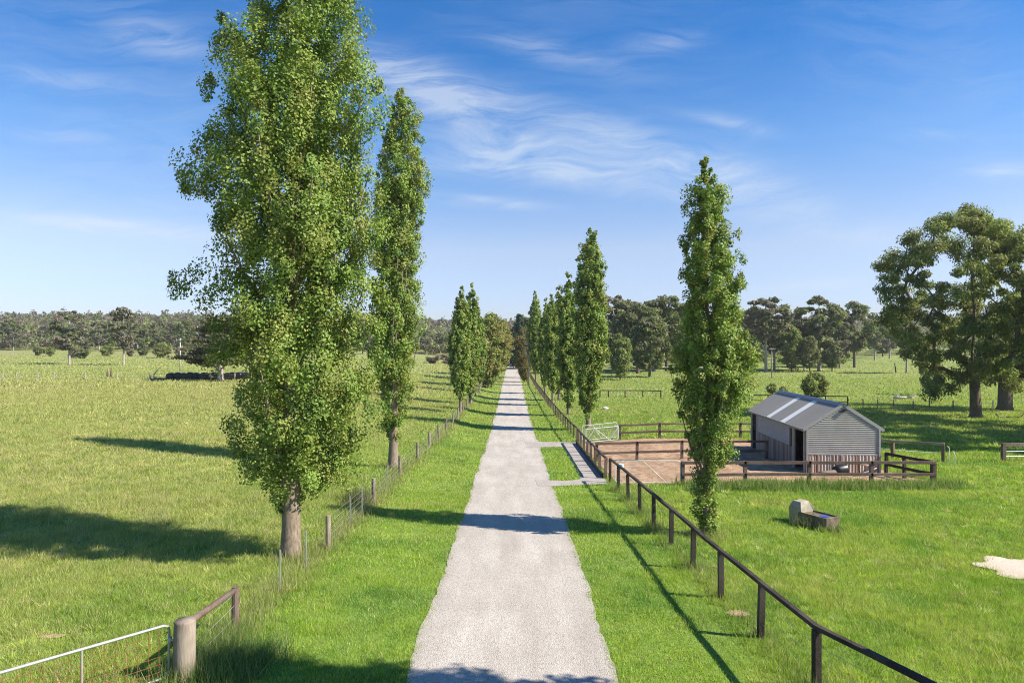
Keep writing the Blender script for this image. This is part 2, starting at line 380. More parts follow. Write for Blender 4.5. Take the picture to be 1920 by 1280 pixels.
def sheet(name, mat, xs_of, ys, lift, nx):
    V, Fc = [], []
    for y in ys:
        x0, x1 = xs_of(y)
        for k in range(nx):
            x = x0 + (x1 - x0) * k / (nx - 1); V.append((x, y, hz(x, y) + lift))
    for j in range(len(ys) - 1):
        for k in range(nx - 1):
            i = j * nx + k; Fc.append((i, i + 1, i + nx + 1, i + nx))
    me = bpy.data.meshes.new(name); me.from_pydata(V, [], Fc); me.polygons.foreach_set('use_smooth', [True] * len(Fc)); me.materials.append(mat); me.update()
    return kind(link(name, me), 'structure')
ry = list(np.arange(4, 60, .12)) + list(np.arange(60, 120, .5)) + list(np.arange(120, 391, 3))
def rx_(y):
    t = max(0, 1 - abs(y - 36) / 2.5)
    return float(road_edge(y, -1)), float(road_edge(y, 1))
sheet('driveway', M['gravel'], rx_, ry, .02, 9)
def poly_sheet(name, mat, P, lift, step=.5):
    import bmesh
    bm = bmesh.new()
    vs = []
    n = len(P)
    for i in range(n):
        a, b = Vector((*P[i], 0)), Vector((*P[(i + 1) % n], 0)); L = (b - a).length; k = max(1, int(L / step))
        for j in range(k): vs.append(bm.verts.new(a.lerp(b, j / k)))
    f = bm.faces.new(vs)
    xs = [p[0] for p in P]; ys = [p[1] for p in P]
    for x in np.arange(min(xs) + step, max(xs), step):
        bmesh.ops.bisect_plane(bm, geom=bm.verts[:] + bm.edges[:] + bm.faces[:], plane_co=(x, 0, 0), plane_no=(1, 0, 0))
    for y in np.arange(min(ys) + step, max(ys), step):
        bmesh.ops.bisect_plane(bm, geom=bm.verts[:] + bm.edges[:] + bm.faces[:], plane_co=(0, y, 0), plane_no=(0, 1, 0))
    for v in bm.verts: v.co.z = hz(v.co.x, v.co.y) + lift
    bmesh.ops.recalc_face_normals(bm, faces=bm.faces)
    if sum(f.normal.z for f in bm.faces) < 0: bmesh.ops.reverse_faces(bm, faces=bm.faces)
    me = bpy.data.meshes.new(name); bm.to_mesh(me); bm.free(); me.materials.append(mat)
    return kind(link(name, me), 'structure')
def jag(P, amp, step=.4, seed=1):
    r = random.Random(seed); Q = []
    for i in range(len(P)):
        a, b = Vector(P[i]), Vector(P[(i + 1) % len(P)]); k = max(1, int((b - a).length / step))
        for j in range(k):
            q = a.lerp(b, j / k); Q.append((q.x + r.uniform(-amp, amp), q.y + r.uniform(-amp, amp)))
    return Q
poly_sheet('yard_sand', M['yardsand'], YARD, .03, 1.0)
poly_sheet('gravel_path', M['pathgravel'], jag(PATH, .05), .026, .7)
poly_sheet('sand_patch', M['palesand'], jag(SAND, .04, .15), .05, .4)
for b in BARE: poly_sheet('bare_earth', M['clay'], jag(b, .03, .1), .03, .3)

# ------------------------------------------------------------------ grass (stuff: nobody could count it)
RG = np.random.default_rng(5)
def no_grass(x, y):
    mg = .02 + .16 * RG.random(x.shape) ** 2.2
    bad = (x > road_edge(y, -1) + mg) & (x < road_edge(y, 1) - mg)
    jx, jy = x + RG.normal(0, .07, x.shape), y + RG.normal(0, .07, x.shape)
    bad |= in_poly(jx, jy, PATH) | in_poly(jx, jy, YARD) | in_poly(x + RG.normal(0, .13, x.shape), y + RG.normal(0, .1, x.shape), SAND)
    for b in BARE: bad |= in_poly(jx, jy, b) & (RG.random(x.shape) < .8)
    return bad
def lerp3(a, b, t): return a + (b - a) * t[:, None]
def grass_cols(x, y, n):
    big = vnoise(x, y, 14, 3); mid = vnoise(x, y, 3.2, 9); fin = vnoise(x, y, .8, 5); fin2 = vnoise(x, y, .33, 8); pat = vnoise(x, y, 1.7, 21); pat2 = vnoise(x, y, 6.5, 31)
    leftw = np.clip((-x - 6) / 14, 0, 1) * .66
    farw = np.clip((y - 45) / 110, 0, .6)
    verge = np.clip(1 - np.abs(np.abs(x) - 3.4) / 3.0, 0, 1)
    w = np.clip(np.maximum(leftw, farw) + (big - .5) * .8 + (mid - .5) * .3 + (RG.random(n) - .5) * .45 - verge * .4 + .12, 0, 1)
    fresh = lerp3(np.array([.18, .32, .026]), np.array([.38, .465, .08]), np.clip(mid * .5 + fin * .5 + (fin2 - .5) * .6 + (RG.random(n) - .5) * .5, 0, 1))
    olive = lerp3(np.array([.27, .33, .07]), np.array([.47, .45, .18]), np.clip(fin + (RG.random(n) - .5) * .6, 0, 1))
    c = lerp3(fresh, olive, w)
    w = np.clip(w + np.where(x > 5, np.clip((pat - .55) * 2.2, 0, .6) * np.clip((pat2 - .3) * 2, 0, 1), 0), 0, 1)
    c = lerp3(fresh, olive, w) if False else fresh + (olive - fresh) * w[:, None]
    tan = sm(58, 88, y) * (1 - sm(119, 125, y)) * sm(6, 18, -x) * (.35 + .65 * big)
    c = lerp3(c, np.array([.42, .36, .16]), tan * .75)
    c = lerp3(c, np.array([.36, .50, .05]), np.clip(verge * 1.3 - .35, 0, .45) * (.3 + 1.0 * pat))
    c = lerp3(c, np.array([.40, .40, .12]), verge * np.clip((pat2 * .6 + fin * .5 - .62) * 4, 0, .7))
    c = lerp3(c, np.array([.10, .26, .03]), verge * np.clip((.40 - (pat2 * .45 + fin2 * .3 + pat * .3)) * 5, 0, .6))
    deep = np.clip((.42 - pat) * 4, 0, 1) * .6 * np.where(x < -6, .3, 1)
    c = lerp3(c, np.array([.10, .25, .03]), deep)
    pale = RG.random(n) < .14; c[pale] = lerp3(np.array([.36, .42, .17]), np.array([.5, .52, .27]), RG.random(pale.sum()))
    dry = RG.random(n) < .07 + .12 * w
    c[dry] = np.array([.5, .43, .24]) * (.8 + .4 * RG.random((dry.sum(), 1)))
    vt = verge * np.clip((x < 0) * 1.0, 0, 1) * np.clip((vnoise(x, y, 5, 2) - .35) * 2.5, 0, 1) * np.clip((y - 24) / 30, 0, 1)
    c = lerp3(c, np.array([.36, .29, .10]), vt * .6)
    return c * np.array([1.06, 1.06, 1.0]) * (.62 + .74 * RG.random((n, 1)))
def blades(x, y, h, w, lean):
    n = len(x); a = RG.random(n) * 2 * np.pi; l = RG.random(n) * 2 * np.pi
    z = H(x, y)
    dx, dy = np.cos(a) * w / 2, np.sin(a) * w / 2
    lx, ly = np.cos(l) * lean * h, np.sin(l) * lean * h
    V = np.empty((n, 3, 3))
    V[:, 0] = np.stack([x - dx, y - dy, z - .01], 1); V[:, 1] = np.stack([x + dx, y + dy, z - .01], 1)
    V[:, 2] = np.stack([x + lx, y + ly, z + h * np.sqrt(np.clip(1 - lean ** 2 * .6, .1, 1))], 1)
    return V.reshape(-1, 3)
GV, GC = [], []
def scatter(y0, y1, dens, h, w, lean=.75, fade=False):
    area = .5 * 1.6 * (y1 ** 2 - y0 ** 2) + 8 * (y1 - y0); n = int(area * dens)
    y = np.sqrt(RG.random(n) * (y1 ** 2 - y0 ** 2) + y0 ** 2); x = (RG.random(n) - .5) * (1.6 * y + 8)
    k = ~no_grass(x, y)
    if fade: k &= RG.random(n) < np.minimum(1, (y - y0) / 25) * ((y1 - y) / (y1 - y0)) ** 1.2
    if y1 == 170: k &= RG.random(n) < np.minimum(1, (y1 - y) / 25)
    x, y = x[k], y[k]; n = len(x)
    tuft = vnoise(x, y, .42, 1) * .75 + vnoise(x, y, 1.6, 4) * .5
    mown = np.where((x > -5.2) & (x < 4.9), .75, 1.0)
    tallL = np.where(x < -6, 1.25, 1.0)
    hh = h * (.2 + 1.3 * tuft) * (.6 + .7 * RG.random(n)) * mown * tallL
    GV.append(blades(x, y, hh, w * (.7 + .6 * RG.random(n)), lean * (.3 + .7 * RG.random(n)))); cc = grass_cols(x, y, n)
    if y0 >= 55:
        for sel in (x < -5, (x >= -5) & (x <= 5), x > 5):
            if sel.any(): cc[sel] = cc[sel] * .5 + cc[sel].mean(0) * .5
    GC.append(cc)
scatter(9.0, 20, 1500, .11, .012)
scatter(20, 32, 700, .125, .018)
scatter(32, 55, 210, .15, .032)
scatter(55, 95, 48, .20, .07)
scatter(95, 170, 7, .26, .16)
scatter(150, 330, 1.5, .26, .30, fade=True)
def tufts(y0, y1, dens, nb, h, w, rad):
    n = int(.5 * 1.6 * (y1 ** 2 - y0 ** 2) * dens)
    y = np.sqrt(RG.random(n) * (y1 ** 2 - y0 ** 2) + y0 ** 2); x = (RG.random(n) - .5) * 1.6 * y
    keep = (vnoise(x, y, 1.7, 21) * .6 + vnoise(x, y, 4.5, 12) * .5 > .42) & ((x < -5.3) | (x > 5.0)); x, y = x[keep], y[keep]; n = len(x)
    cc = grass_cols(x, y, n) * (.75 + .5 * RG.random((n, 1))); hh = h * (.5 + 1.0 * RG.random(n))
    i = np.repeat(np.arange(n), nb); a = RG.random(len(i)) * 2 * np.pi; r = rad * np.sqrt(RG.random(len(i)))
    X, Y = x[i] + np.cos(a) * r, y[i] + np.sin(a) * r; ok = ~no_grass(X, Y); i, a, r, X, Y = i[ok], a[ok], r[ok], X[ok], Y[ok]; m = len(i)
    H_ = hh[i] * (.6 + .7 * RG.random(m)); Z = H(X, Y); t = RG.random(m) * 2 * np.pi; W_ = w * (.7 + .6 * RG.random(m)); ln = (.35 + .9 * RG.random(m)) * H_
    V = np.empty((m, 3, 3)); dx, dy = np.cos(t) * W_ / 2, np.sin(t) * W_ / 2
    V[:, 0] = np.stack([X - dx, Y - dy, Z - .01], 1); V[:, 1] = np.stack([X + dx, Y + dy, Z - .01], 1)
    V[:, 2] = np.stack([X + np.cos(a) * ln, Y + np.sin(a) * ln, Z + H_], 1)
    GV.append(V.reshape(-1, 3)); GC.append(cc[i] * (.85 + .3 * RG.random((m, 1))))
tufts(10.5, 24, 16, 26, .12, .014, .09)
tufts(24, 42, 8, 18, .15, .024, .11)
tufts(42, 80, 2.4, 14, .2, .05, .16)
me = np_mesh('pasture_grass', np.concatenate(GV), 3, np.concatenate(GC)); me.materials.append(M['blade'])
kind(link('pasture_grass', me), 'stuff')

TV, TC = [], []
def tall(x, y, h, w, n, rad, col=((.13, .23, .03), (.30, .36, .10)), lean=.55):
    k = int(n); X = x + RG.normal(0, rad, k); Y = y + RG.normal(0, rad, k)
    keep = ~no_grass(X, Y); X, Y = X[keep], Y[keep]; k = len(X)
    if not k: return
    TV.append(blades(X, Y, h * (.4 + .8 * RG.random(k)), w * (.7 + .6 * RG.random(k)), lean * RG.random(k)))
    c = lerp3(np.array(col[0]), np.array(col[1]), RG.random(k))
    d = RG.random(k) < .18; c[d] = np.array([.42, .37, .2]) * (.8 + .4 * RG.random((d.sum(), 1)))
    TC.append(c)

# ------------------------------------------------------------------ fences
ROADF = [(7.4, 7.6), (5.6, 12.55), (5.38, 17), (5.2, 25), (5.03, 35.1)]
def along(P, step, start=0.0):
    out, acc, want = [], 0.0, start
    for (a, b) in zip(P[:-1], P[1:]):
        L = math.dist(a, b)
        while want <= acc + L + 1e-6:
            t = (want - acc) / L; out.append((a[0] + (b[0] - a[0]) * t, a[1] + (b[1] - a[1]) * t)); want += step
        acc += L
    return out
RF = random.Random(3)
def post_mesh(name, w, h, mat, round_=False, n=10):
    mb = MB()
    if round_:
        mb.tube([(0, 0, -.3), (0, 0, h * .5), (.008, .004, h - .02), (.008, .004, h)], [w / 2 * 1.06, w / 2, w / 2 * .97, w / 2 * .9], n, True, .06, RF)
    else: mb.box(-w / 2, -w / 2, -.3, w / 2, w / 2, h)
    o = mb.build(name, mat, None, (0, 0, 0), False, .008 if not round_ else 0)
    me = o.data; bpy.data.objects.remove(o); return me
PM = {}
def get_post(w, h, mat, rnd):
    k = (round(w, 3), round(h, 2), mat.name, rnd)
    if k not in PM: PM[k] = post_mesh('post', w, h, mat, rnd)
    return PM[k]
def fence(name, label, posts, ph, pw, mat, rails=(), wires=(), rnd=False, group=None, railmat=None, cat='fence', rail_over=0.0, wirer=.004, wiremat=None, side=0.0, tilt=.015, capin=False):
    x0, y0 = posts[0][:2]
    root = thing(name, label, cat, (x0, y0, hz(x0, y0)), group)
    R0 = root.location
    for i, (x, y) in enumerate(posts):
        h = ph
        me = get_post(pw, h, mat, rnd)
        p = link('post', me, root); p.location = Vector((x, y, hz(x, y))) - R0
        p.rotation_euler = (RF.gauss(0, tilt), RF.gauss(0, tilt), RF.uniform(0, 3) if rnd else math.atan2(posts[min(i + 1, len(posts) - 1)][1] - posts[max(i - 1, 0)][1], posts[min(i + 1, len(posts) - 1)][0] - posts[max(i - 1, 0)][0]))
        if not rnd and not capin:
            for k in (0,): pass
    for (hgt, w, t) in rails:
        for (a, b) in zip(posts[:-1], posts[1:]):
            d = Vector((b[0] - a[0], b[1] - a[1], 0)).normalized(); s = Vector((-d.y, d.x, 0)) * side
            e = d * rail_over
            pa = Vector((a[0], a[1], hz(*a) + hgt)) + s - e; pb = Vector((b[0], b[1], hz(*b) + hgt)) + s + e
            dz = Vector((0, 0, RF.uniform(-.012, .012))); mid = (pa + pb) / 2 + Vector((RF.uniform(-.012, .012), 0, RF.uniform(-.02, .006)))
            rb = MB(); rb.beam(pa + dz * .3, mid, w, t); rb.beam(mid, pb - dz * .3, w, t); rb.build('rail', railmat or mat, root, None, False, .006)
    for hgt in wires:
        mb = MB(); pts = []
        for (a, b) in zip(posts[:-1], posts[1:]):
            pa = Vector((a[0], a[1], hz(*a) + hgt)); pb = Vector((b[0], b[1], hz(*b) + hgt)); mid = (pa + pb) / 2; mid.z -= .012
            pts += [pa, mid]
        pts.append(pb); mb.tube(pts, wirer, 4, False); mb.build('wire', wiremat or M['wire'], root)
    return root
near_posts = along(ROADF, 2.5, .27)
fence('rail_fence', 'dark timber rail fence with wires running along the driveway in front of the gate opening', near_posts, 1.19, .125, M['darkwood'],
      [(1.235, .11, .085)], (.35, .62, .9), group='dark timber fences beside the driveway', rail_over=.004)
fence('rail_fence', 'dark timber fence with close posts beside the concrete path and sandy yard', along([(4.98, 36.4), (5.2, 54.0)], 2.5, 0), 1.12, .15, M['brownwood'],
      [(1.12, .12, .09)], (), group='dark timber fences beside the driveway', railmat=M['darkwood'])
far_posts = along([(5.25, 55.2), (4.85, 90), (4.5, 130), (4.4, 200)], 2.6, 0)
fence('rail_fence', 'long dark rail fence receding beside the driveway in front of the right poplar row', far_posts, 1.1, .13, M['brownwood'],
      [(1.10, .11, .09)], (.35, .7), group='dark timber fences beside the driveway', railmat=M['darkwood'])
# low sleeper edge under the path fence
t = thing('sleeper_edging', 'low dark sleeper edging along the foot of the path fence', 'edging', (4.9, 36.6, hz(4.9, 36.6)))
P = along([(4.86, 36.5), (5.06, 53.8)], 2.88, 0)
for a, b in zip(P[:-1], P[1:]):
    MB().beam((a[0], a[1], hz(*a) + .13), (b[0], b[1], hz(*b) + .13), .08, .3).build('sleeper', M['darkwood'], t)
# concrete slab joints on the path
jm = MB()
for py in (848, 857, 866, 876, 888):
    t0 = (py - 838) / 60
    a = G(1060 + 26 * (py - 838) / 50, py); b = G(1086 + 44 * (py - 830) / 68, py)
    n = 6
    pts = [Vector(a).lerp(Vector(b), i / n) for i in range(n + 1)]
    for p, q in zip(pts[:-1], pts[1:]):
        jm.beam((p.x, p.y + .02 * math.sin(p.x * 9), hz(p.x, p.y) + .022), (q.x, q.y + .02 * math.sin(q.x * 9), hz(q.x, q.y) + .022), .07, .03)
kind(jm.build('path_joints', M['pathgravel'] if False else M['steel'], None, (0, 0, 0)), 'structure')

# left post and wire fence
lf = [(-6.08, 15.05), (-5.85, 21.7), (-5.8, 28.6), (-5.85, 35.6), (-5.75, 41.6), (-5.75, 47.6), (-5.75, 53.6), (-5.75, 59.6), (-5.7, 65.8), (-5.65, 71.8)] + [(-5.6 + .004 * k * 6, 78 + 6.2 * k) for k in range(16)]
fl = fence('wire_fence', 'post and wire fence with grey round posts along the left verge under the poplars', lf[1:], 1.08, .16, M['greywood'], (), (.2, .4, .6, .8, 1.0), rnd=True, tilt=.03)
for (x, y) in ((-5.98, 17.6), (-5.92, 19.6), (-5.82, 24.6), (-5.8, 26.4), (-5.84, 32)):
    b = Vector((x, y, hz(x, y)))
    MB().box(b.x - .018, b.y - .018, b.z - .2, b.x + .018, b.y + .018, b.z + 1.12).build('steel_picket', M['wire'], fl)

# strainer post, stay rail and post by the gate
gp = (-6.12, 12.75)
t = thing('strainer_fence', 'thick weathered strainer post joined by one rail to a thinner dark post', 'fence', (gp[0], gp[1], hz(*gp)))
zz = hz(*gp)
mb = MB(); mb.tube([(gp[0], gp[1], zz - .2), (gp[0], gp[1], zz + .4), (gp[0] + .01, gp[1], zz + 1.13), (gp[0] + .01, gp[1], zz + 1.17)], [.20, .19, .185, .17], 18, True, .035, RF)
mb.build('strainer_post', M['greywood'], t, None, True)
q = (-6.1, 15.05); zq = hz(*q)
mb = MB(); mb.tube([(q[0], q[1], zq - .2), (q[0], q[1], zq + 1.02)], [.085, .08], 10, True, .05, RF); mb.build('post', M['brownwood'], t, None, False)
mb = MB(); mb.tube([(gp[0] + .02, gp[1] + .12, zz + 1.06), ((gp[0] + q[0]) / 2, (gp[1] + q[1]) / 2, (zz + zq) / 2 + 1.0), (q[0] - .01, q[1] - .02, zq + .94)], [.07, .068, .065], 10, True, .05, RF); mb.build('rail', M['brownwood'], t, None, True)
for hgt in (.35, .62, .88):
    MB().tube([(gp[0] + .1, gp[1] + .1, zz + hgt), (q[0], q[1], zq + hgt)], .004, 4, False).build('wire', M['wire'], t)

def pipe_gate(label, a, b, h, za=None, zb=None, verts=(), brace=None, mesh=None, r=.022, mat=None, low=.12, meshrows=6, meshcols=10, meshmat=None, rust_part=None, curved=True, group=None, midrails=()):
    a3 = Vector((*a, za if za is not None else hz(*a))); b3 = Vector((*b, zb if zb is not None else hz(*b)))
    root = thing('farm_gate', label, 'gate', a3, group)
    up = Vector((0, 0, 1)); mat = mat or M['galv']
    P = lambda s, hh: a3.lerp(b3, s) + up * hh
    c = .05 if curved else .0
    L = (b3 - a3).length; e = .1 / L
    loop = [P(0, low + .1), P(0, h - .1), P(e * .3, h - .03), P(e, h), P(1 - e, h), P(1 - e * .3, h - .03), P(1, h - .1), P(1, low + .1), P(1 - e, low), P(e, low), P(0, low + .1)]
    MB().tube(loop, r, 8, False).build('pipe_frame', mat, root, None, True)
    for s in verts: MB().tube([P(s, low), P(s, h)], r * .75, 6, False).build('upright', mat, root, None, True)
    for br in brace or (): MB().tube([P(br[0], br[1]), P(br[2], br[3])], r * .7, 6, False).build('brace', mat, root, None, True)
    for hh in midrails: MB().tube([P(0, hh), P(1, hh)], r * .6, 6, False).build('bar', mat, root, None, True)
    if mesh:
        mb = MB()
        for k in range(1, meshrows): mb.tube([P(0, low + (h - low) * k / meshrows), P(.5, low + (h - low) * k / meshrows - .008), P(1, low + (h - low) * k / meshrows)], mesh, 4, False)
        for k in range(1, meshcols): mb.tube([P(k / meshcols + RF.uniform(-.004, .004), low), P(k / meshcols, h)], mesh, 4, False)
        mb.build('wire_mesh', meshmat or M['wire'], root)
    return root
g0 = G(325, 1200); 
pipe_gate('rusty meshed pipe gate hung on the thick weathered strainer post', (-6.42, 12.78), (-9.05, 9.75), 1.07, zz, hz(-9.05, 9.75), (.36, .68), None, .005, .027, M['galv'], .1, 7, 22, M['rust'])
t = thing('gate_hinge', 'small steel hinge joining the pipe gate to the strainer post', 'hinge', (-6.36, 12.78, zz + .78))
MB().tube([(-6.44, 12.78, zz + .78), (-6.29, 12.76, zz + .79)], .018, 8).build('hinge_pin', M['galv'], t, None, True)
MB().tube([(-6.40, 12.78, zz + .72), (-6.40, 12.78, zz + .84)], .034, 8).build('hinge_collar', M['galv'], t, None, True)

# yard fences, measured from their posts
yf = [G(px, 907)[:2] for px in (1277, 1393, 1513, 1628, 1745)]
yf = [(x, 34.25) for x, _ in yf]
two = [(1.14, .05, .15), (.55, .05, .15)]
fence('yard_fence', 'brown two-rail fence along the front of the sandy yard before the shed', yf, 1.2, .16, M['brownwood'], two, (), group='brown two-rail yard fences', side=-.1, rail_over=.06)
sf = [(yf[-1][0], 34.4), (20.75, 36.1), (20.55, 37.5)]
fence('yard_fence', 'short dark two-rail fence from the yard corner back to the shed', sf[:], 1.2, .14, M['darkwood'], two, (), group='brown two-rail yard fences', side=.0, rail_over=.05)
mf = [(5.35, 43.2), (7.9, 43.2), (10.75, 43.2), (13.7, 43.2), (16.1, 43.2)]
fence('yard_fence', 'brown two-rail fence crossing the middle of the sandy yard to the shed wall', mf, 1.2, .16, M['brownwood'], two, (), group='brown two-rail yard fences', side=-.1, rail_over=.06)
bf = [(8.55, 54.1), (11.7, 54.1), (14.9, 54.1), (18.1, 54.1), (21.2, 54.1)]
fence('yard_fence', 'brown two-rail fence along the back of the yard beside the white gates', bf, 1.25, .17, M['brownwood'], two, (), group='brown two-rail yard fences', side=-.1, rail_over=.06)
rf = [(21.2, 50.5), (24.7, 44.3), (26.9, 42.6)]
fence('yard_fence', 'pale single-rail fence with one wire behind the shed and right of it', rf, 1.2, .18, M['brownwood'], [(1.12, .06, .16)], (.55,), group='brown two-rail yard fences', side=-.1, rail_over=.08, railmat=M['greywood'], wirer=.018, wiremat=M['white'])
r2 = [G(1881, 866)[:2], (G(1881, 866)[0] + 4, G(1881, 866)[1] + .1), (G(1881, 866)[0] + 8, G(1881, 866)[1] + .3)]
fence('yard_fence', 'post and rail fence with white pipes at the right edge under the gum trees', r2, 1.15, .2, M['brownwood'], [(1.06, .1, .2)], (.35, .65), railmat=M['greywood'], wirer=.022, wiremat=M['white'], rail_over=.05)
for i, (px, py) in enumerate(((1780, 872), (1790, 884))):
    x, y, z = G(px, py); t = thing('steel_post', ['white steel post with a bent top nearer the pale single-rail fence', 'white steel post with a bent top standing lower and further from the pale rail fence'][i], 'post', (x, y, z), 'white bent steel posts')
    MB().tube([(x, y, z - .1), (x, y, z + .95), (x - .03, y, z + 1.08), (x - .12, y, z + 1.15)], .022, 8).build('pipe', M['white'], t, None, True)

# white gates
pipe_gate('white pipe gate with crossing braces standing open at the back of the yard', (5.75, 53.2), (8.35, 53.5), 1.15, brace=((0, .15, .28, 1.15), (.28, 1.15, .73, .15), (.73, .15, 1, 1.15)), mesh=.006, r=.028, mat=M['white'], meshrows=6, meshcols=12, group='white pipe gates of the yard')
pipe_gate('taller white mesh gate just behind the braced white gate', (5.6, 54.6), (8.45, 55.0), 1.3, mesh=.006, brace=((.3, 1.3, .55, .15),), r=.026, mat=M['white'], meshrows=7, meshcols=14, group='white pipe gates of the yard')
pipe_gate('wide white gate frame with bent diagonal brace closing the front of the yard', (5.2, 34.3), (8.45, 34.25), 1.22, brace=((.08, .35, .36, 1.2), (.36, 1.2, .44, 1.17), (.44, 1.17, .78, .14)), r=.02, mat=M['white'], mesh=.0022, meshrows=7, meshcols=14, group='white pipe gates of the yard')
x, y, z = 5.35, 34.0, hz(5.35, 34.0)
t = thing('bucket', 'pale blue bucket hanging at the hinge end of the wide white gate', 'bucket', (x, y, z + .8))
MB().tube([(x + .06, y - .12, z + .86), (x + .06, y - .12, z + 1.12)], [.12, .16], 14).build('pail', M['bagwhite'], t, None, False)
MB().tube([(x - .1, y - .12, z + 1.12), (x - .06, y - .12, z + 1.24), (x + .06, y - .12, z + 1.3), (x + .18, y - .12, z + 1.24), (x + .22, y - .12, z + 1.12)], .01, 5).build('handle', M['galv'], t, None, True)

# far fences
def pxfence(name, label, pts, ph, pw, mat, rails, wires, **kw):
    return fence(name, label, [G(*p)[:2] for p in pts], ph, pw, mat, rails, wires, **kw)
pxfence('paddock_fence', 'thin dark rail fence in the green paddock behind the poplars', [(1125, 745), (1141, 745), (1172, 745), (1205, 745), (1239, 746)], 1.1, .14, M['darkwood'], [(1.08, .1, .14)], (.4, .7))
pxfence('paddock_fence', 'black rail fence with two rails just behind the shed roof', [(1405, 757), (1440, 758), (1475, 758), (1510, 759), (1548, 760), (1589, 761)], 1.25, .12, M['darkwood'], [(1.2, .08, .12), (.5, .05, .08)], ())
pxfence('paddock_fence', 'wire fence with dark pickets by the fallen white branches under the gums', [(1590, 763), (1618, 764), (1646, 764), (1675, 765), (1712, 768), (1743, 766), (1787, 767), (1862, 766), (1940, 766)], 1.05, .1, M['steel'], (), (.5, .9))
pxfence('paddock_fence', 'white tape fence far off between the poplars and the gum wood', [(1128, 697), (1160, 697), (1200, 697), (1250, 697), (1300, 697), (1360, 697)], 1.3, .12, M['darkwood'], (), (1.25,), wirer=.07, wiremat=M['white'])
pxfence('paddock_fence', 'grey post fence across the far left paddock beyond the rank grass', [(-40, 711), (5, 711), (31, 711), (71, 711), (101, 711), (160, 711), (220, 711), (281, 711.5), (330, 711.5), (360, 712), (395, 712.5), (440, 713)], 1.25, .22, M['palebark'], (), (.5, 1.0), rnd=True, wirer=.02)

